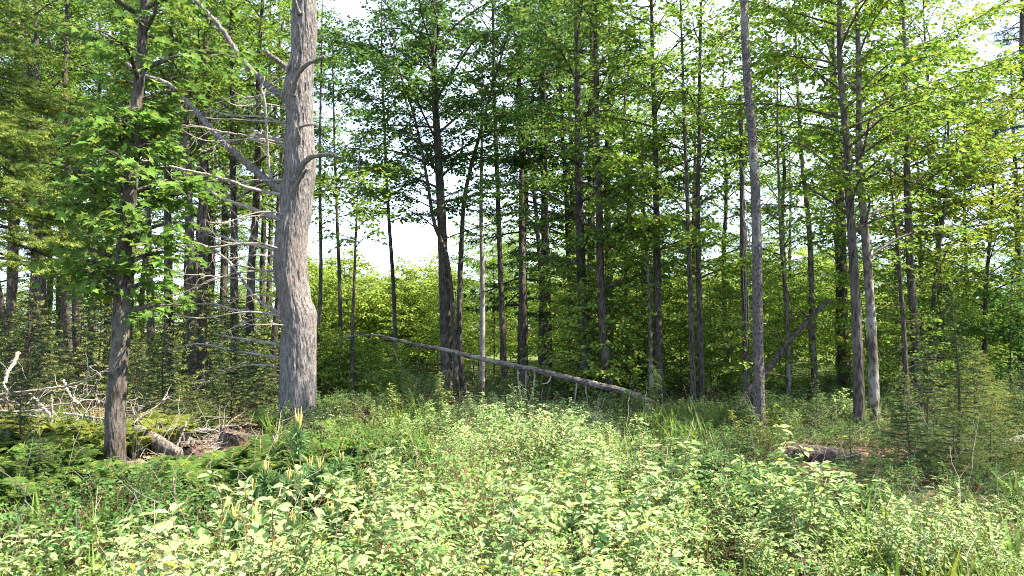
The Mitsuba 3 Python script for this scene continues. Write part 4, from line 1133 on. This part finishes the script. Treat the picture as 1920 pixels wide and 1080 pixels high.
def stump(label, x, y, r, h, mat, lean, hollow, seed):
    key = thing('stump', label, 'stump')
    z = float(ground_z(x, y))
    s = np.linspace(-.08, 1, 26)
    P = np.stack([x + lean * s * h, y + 0 * s, z + h * s], -1)
    R = r * (1 + .55 * np.exp(-np.clip(s, 0, None) * h / .07))
    V, F = tube(P, R, 40, seed, .30, (7, 7, 4), cap=False)
    n = 40
    rim = V[-n:]
    rng = np.random.default_rng(seed)
    V[-n:, 2] += rng.normal(0, .012 + .03 * hollow, n)
    inner = rim.mean(0) + (rim - rim.mean(0)) * .72 - [0, 0, .01 + .10 * hollow]
    deep = rim.mean(0, keepdims=True) - [[0, 0, .005 + .16 * hollow]]
    scene[key + '__bark'] = mikit.ply((V, F), mat, smooth=50)
    V2 = np.vstack([V[-n:], inner, deep])
    j = np.arange(n)
    k = (j + 1) % n
    F2 = np.vstack([np.stack([j, k, n + k], 1), np.stack([j, n + k, n + j], 1), np.stack([n + j, n + k, np.full(n, 2 * n)], 1)])
    scene[key + '__cut_face'] = mikit.ply((V2, F2), 'rotten_wood', smooth=40)
    for i in range(5):
        a = i * 1.3 + seed
        L = spline([(x + r * .8 * math.cos(a), y + r * .8 * math.sin(a), z + .07), (x + r * 1.6 * math.cos(a), y + r * 1.6 * math.sin(a), z + .02), (x + r * 2.3 * math.cos(a), y + r * 2.3 * math.sin(a), z - .06)], 10)
        scene[f'{key}__root' + (f'_{i:03d}' if i else '')] = mikit.ply(tube(L, np.linspace(r * .3, r * .10, 10), 8, rough=.25), mat, smooth=60)


stump('dark brown broad stump nearest to the grey pine', -3.62, 10.4, .155, .27, 'rotten_wood', .22, 0, 3)
stump('grey smooth stump behind the grey log', -4.70, 11.2, .15, .30, 'old_log', .0, 0, 4)
stump('small hollow rotten stump in front of the other stumps', -3.70, 9.3, .10, .27, 'rotten_wood', -.1, 1, 5)
stump('pale split stump between the grey and the dark brown one', -4.05, 11.2, .09, .22, 'old_log', .15, 1, 6)

# dead branches of the brush heap on the left
for i, (line, a, b) in enumerate(STICKS):
    rng = np.random.default_rng(700 + i)
    key = thing('dead_branch', 'bleached grey dead branch lying in the brush heap left of the grey pine', 'branch', 'bleached branches of the brush heap')
    S = spline(line, 26)
    S[1:-1] += rng.normal(0, .006, S[1:-1].shape)
    S[:, 2] = np.maximum(S[:, 2], ground_z(S[:, 0], S[:, 1]) + .01)
    scene[key + '__stem'] = mikit.ply(tube(S, np.linspace(a, b, 26) * .42, 8, seed=i, rough=.25, freq=(12, 12, 12)), 'dead_wood', smooth=60)
    L = np.linalg.norm(S[-1] - S[0])
    A, B, ra = [], [], []
    for t in rng.uniform(.2, 1, int(3 + L * 6)):
        q = S[int(t * 25)]
        d = unit(unit(S[-1] - S[0]) * .6 + rng.normal(0, .6, 3))
        for s in range(3):
            e = q + d * rng.uniform(.05, .15)
            A.append(q); B.append(e); ra.append(.006 - .0015 * s)
            q, d = e, unit(d + rng.normal(0, .3, 3))
    g = Geo()
    ra = np.array(ra)
    g.add(*twigs_many(A, B, ra, ra * .75))
    g.put(key + '__twigs', 'grey_twig')
    labels[key + '__twigs'] = {'kind': 'stuff'}
rng = np.random.default_rng(73)
g = Geo()
A, B = [], []
for i in range(600):
    y = rng.uniform(9.4, 12.6)
    x = rng.uniform(-7.6, -2.4)
    if i < 300:
        x = rng.normal(-5.4, 1.1); y = rng.normal(11.2, .5)
    q = np.array([x, y, float(ground_z(x, y)) + rng.uniform(.01, .30 if i < 300 else .04)])
    d = unit(np.array([rng.normal(), rng.normal() * .7, rng.normal(0, .3)])) * rng.uniform(.15, .6)
    e = q + d
    e[2] = max(e[2], float(ground_z(e[0], e[1])) + .01)
    A.append(q); B.append(e)
g.add(*twigs_many(A, B, rng.uniform(.003, .008, 600), .003))
g.put('twig_litter', 'grey_twig')
labels['twig_litter'] = {'label': 'tangle of thin grey dead twigs over the ground by the brush heap', 'category': 'twigs', 'kind': 'stuff'}
# thin dead stems standing among the shrubs
rng = np.random.default_rng(74)
A, B, ra = [], [], []
for i in range(170):
    y = rng.uniform(3.2, 13)
    x = rng.uniform(-.66, .66) * y
    q = np.array([x, y, float(ground_z(x, y))])
    d = unit(np.array([rng.normal(0, .35), rng.normal(0, .35), 1]))
    r = .005
    for s in range(5):
        e = q + d * rng.uniform(.12, .2)
        A.append(q); B.append(e); ra.append(r)
        if s > 1 and rng.random() < .7:
            A.append(e); B.append(e + unit(d + rng.normal(0, .6, 3)) * .15); ra.append(r * .6)
        q, d, r = e, unit(d + rng.normal(0, .22, 3)), r * .78
g = Geo()
ra = np.array(ra)
g.add(*twigs_many(A, B, ra, ra * .75))
g.put('dead_stems', 'grey_twig')
labels['dead_stems'] = {'label': 'thin dead stems standing among the sunlit shrubs', 'category': 'dead stems', 'kind': 'stuff'}

# ---------------------------------------------------------------- single plants one can tell apart
rng = np.random.default_rng(75)
st, lf = shrub(rng, .75, .34, 20, .042, (.24, .33, .07), .2)
key = thing('bush', 'bright yellow green small leaved bush at the foot of the conifer pole', 'bush')
m = placed(2.80, 8.7, 0, 1.0)
scene[key + '__stems'] = {**shape_of(st, 'red_stem'), 'to_world': m}
scene[key + '__leaves'] = {**shape_of(lf, 'shrub_leaf', color=True), 'to_world': m}
st, lf = shrub(np.random.default_rng(76), 1.05, .12, 4, .085, (.24, .33, .11), .1)
for x, y, s, label in [(-1.12, 13.0, .85, 'tall leafy shoot rising above the shrubs under the fallen pole'), (-1.95, 13.2, .65, 'leafy shoot rising above the shrubs left of the tall one under the fallen pole'), (2.62, 14.6, .85, 'leafy shoot by the thick end of the fallen pole')]:
    key = thing('shoot', label, 'shrub')
    m = placed(x, y, x * 50, s)
    scene[key + '__stems'] = {**shape_of(st, 'red_stem'), 'to_world': m}
    scene[key + '__leaves'] = {**shape_of(lf, 'shrub_leaf', color=True), 'to_world': m}
scene['petal'] = {'type': 'principledthin', 'base_color': rgb(.70, .58, .03), 'roughness': .5, 'diff_trans': .8}
for (x, y, z), label in [((3.14, 7.5, .60), 'yellow flower above dark gap before the rotten log'), ((2.13, 6.3, .58), 'yellow flower among shrubs left of the other one')]:
    key = thing('yellow_flower', label, 'flower')
    g = Geo()
    g.add(*tube(spline([(x + .03, y, float(ground_z(x, y))), (x, y, z * .6), (x, y, z)], 12), .0025, 5))
    g.put(key + '__stem', 'red_stem')
    g = Geo()
    a = np.arange(12) * 2 * np.pi / 12
    leaves(g, 'ovate', np.tile([[x, y, z]], (12, 1)), np.stack([np.cos(a), np.sin(a) - .3, .35 + 0 * a], -1), np.tile([[0, -.6, 1.]], (12, 1)), .026, np.ones((12, 3)))
    g.put(key + '__petals', 'petal')
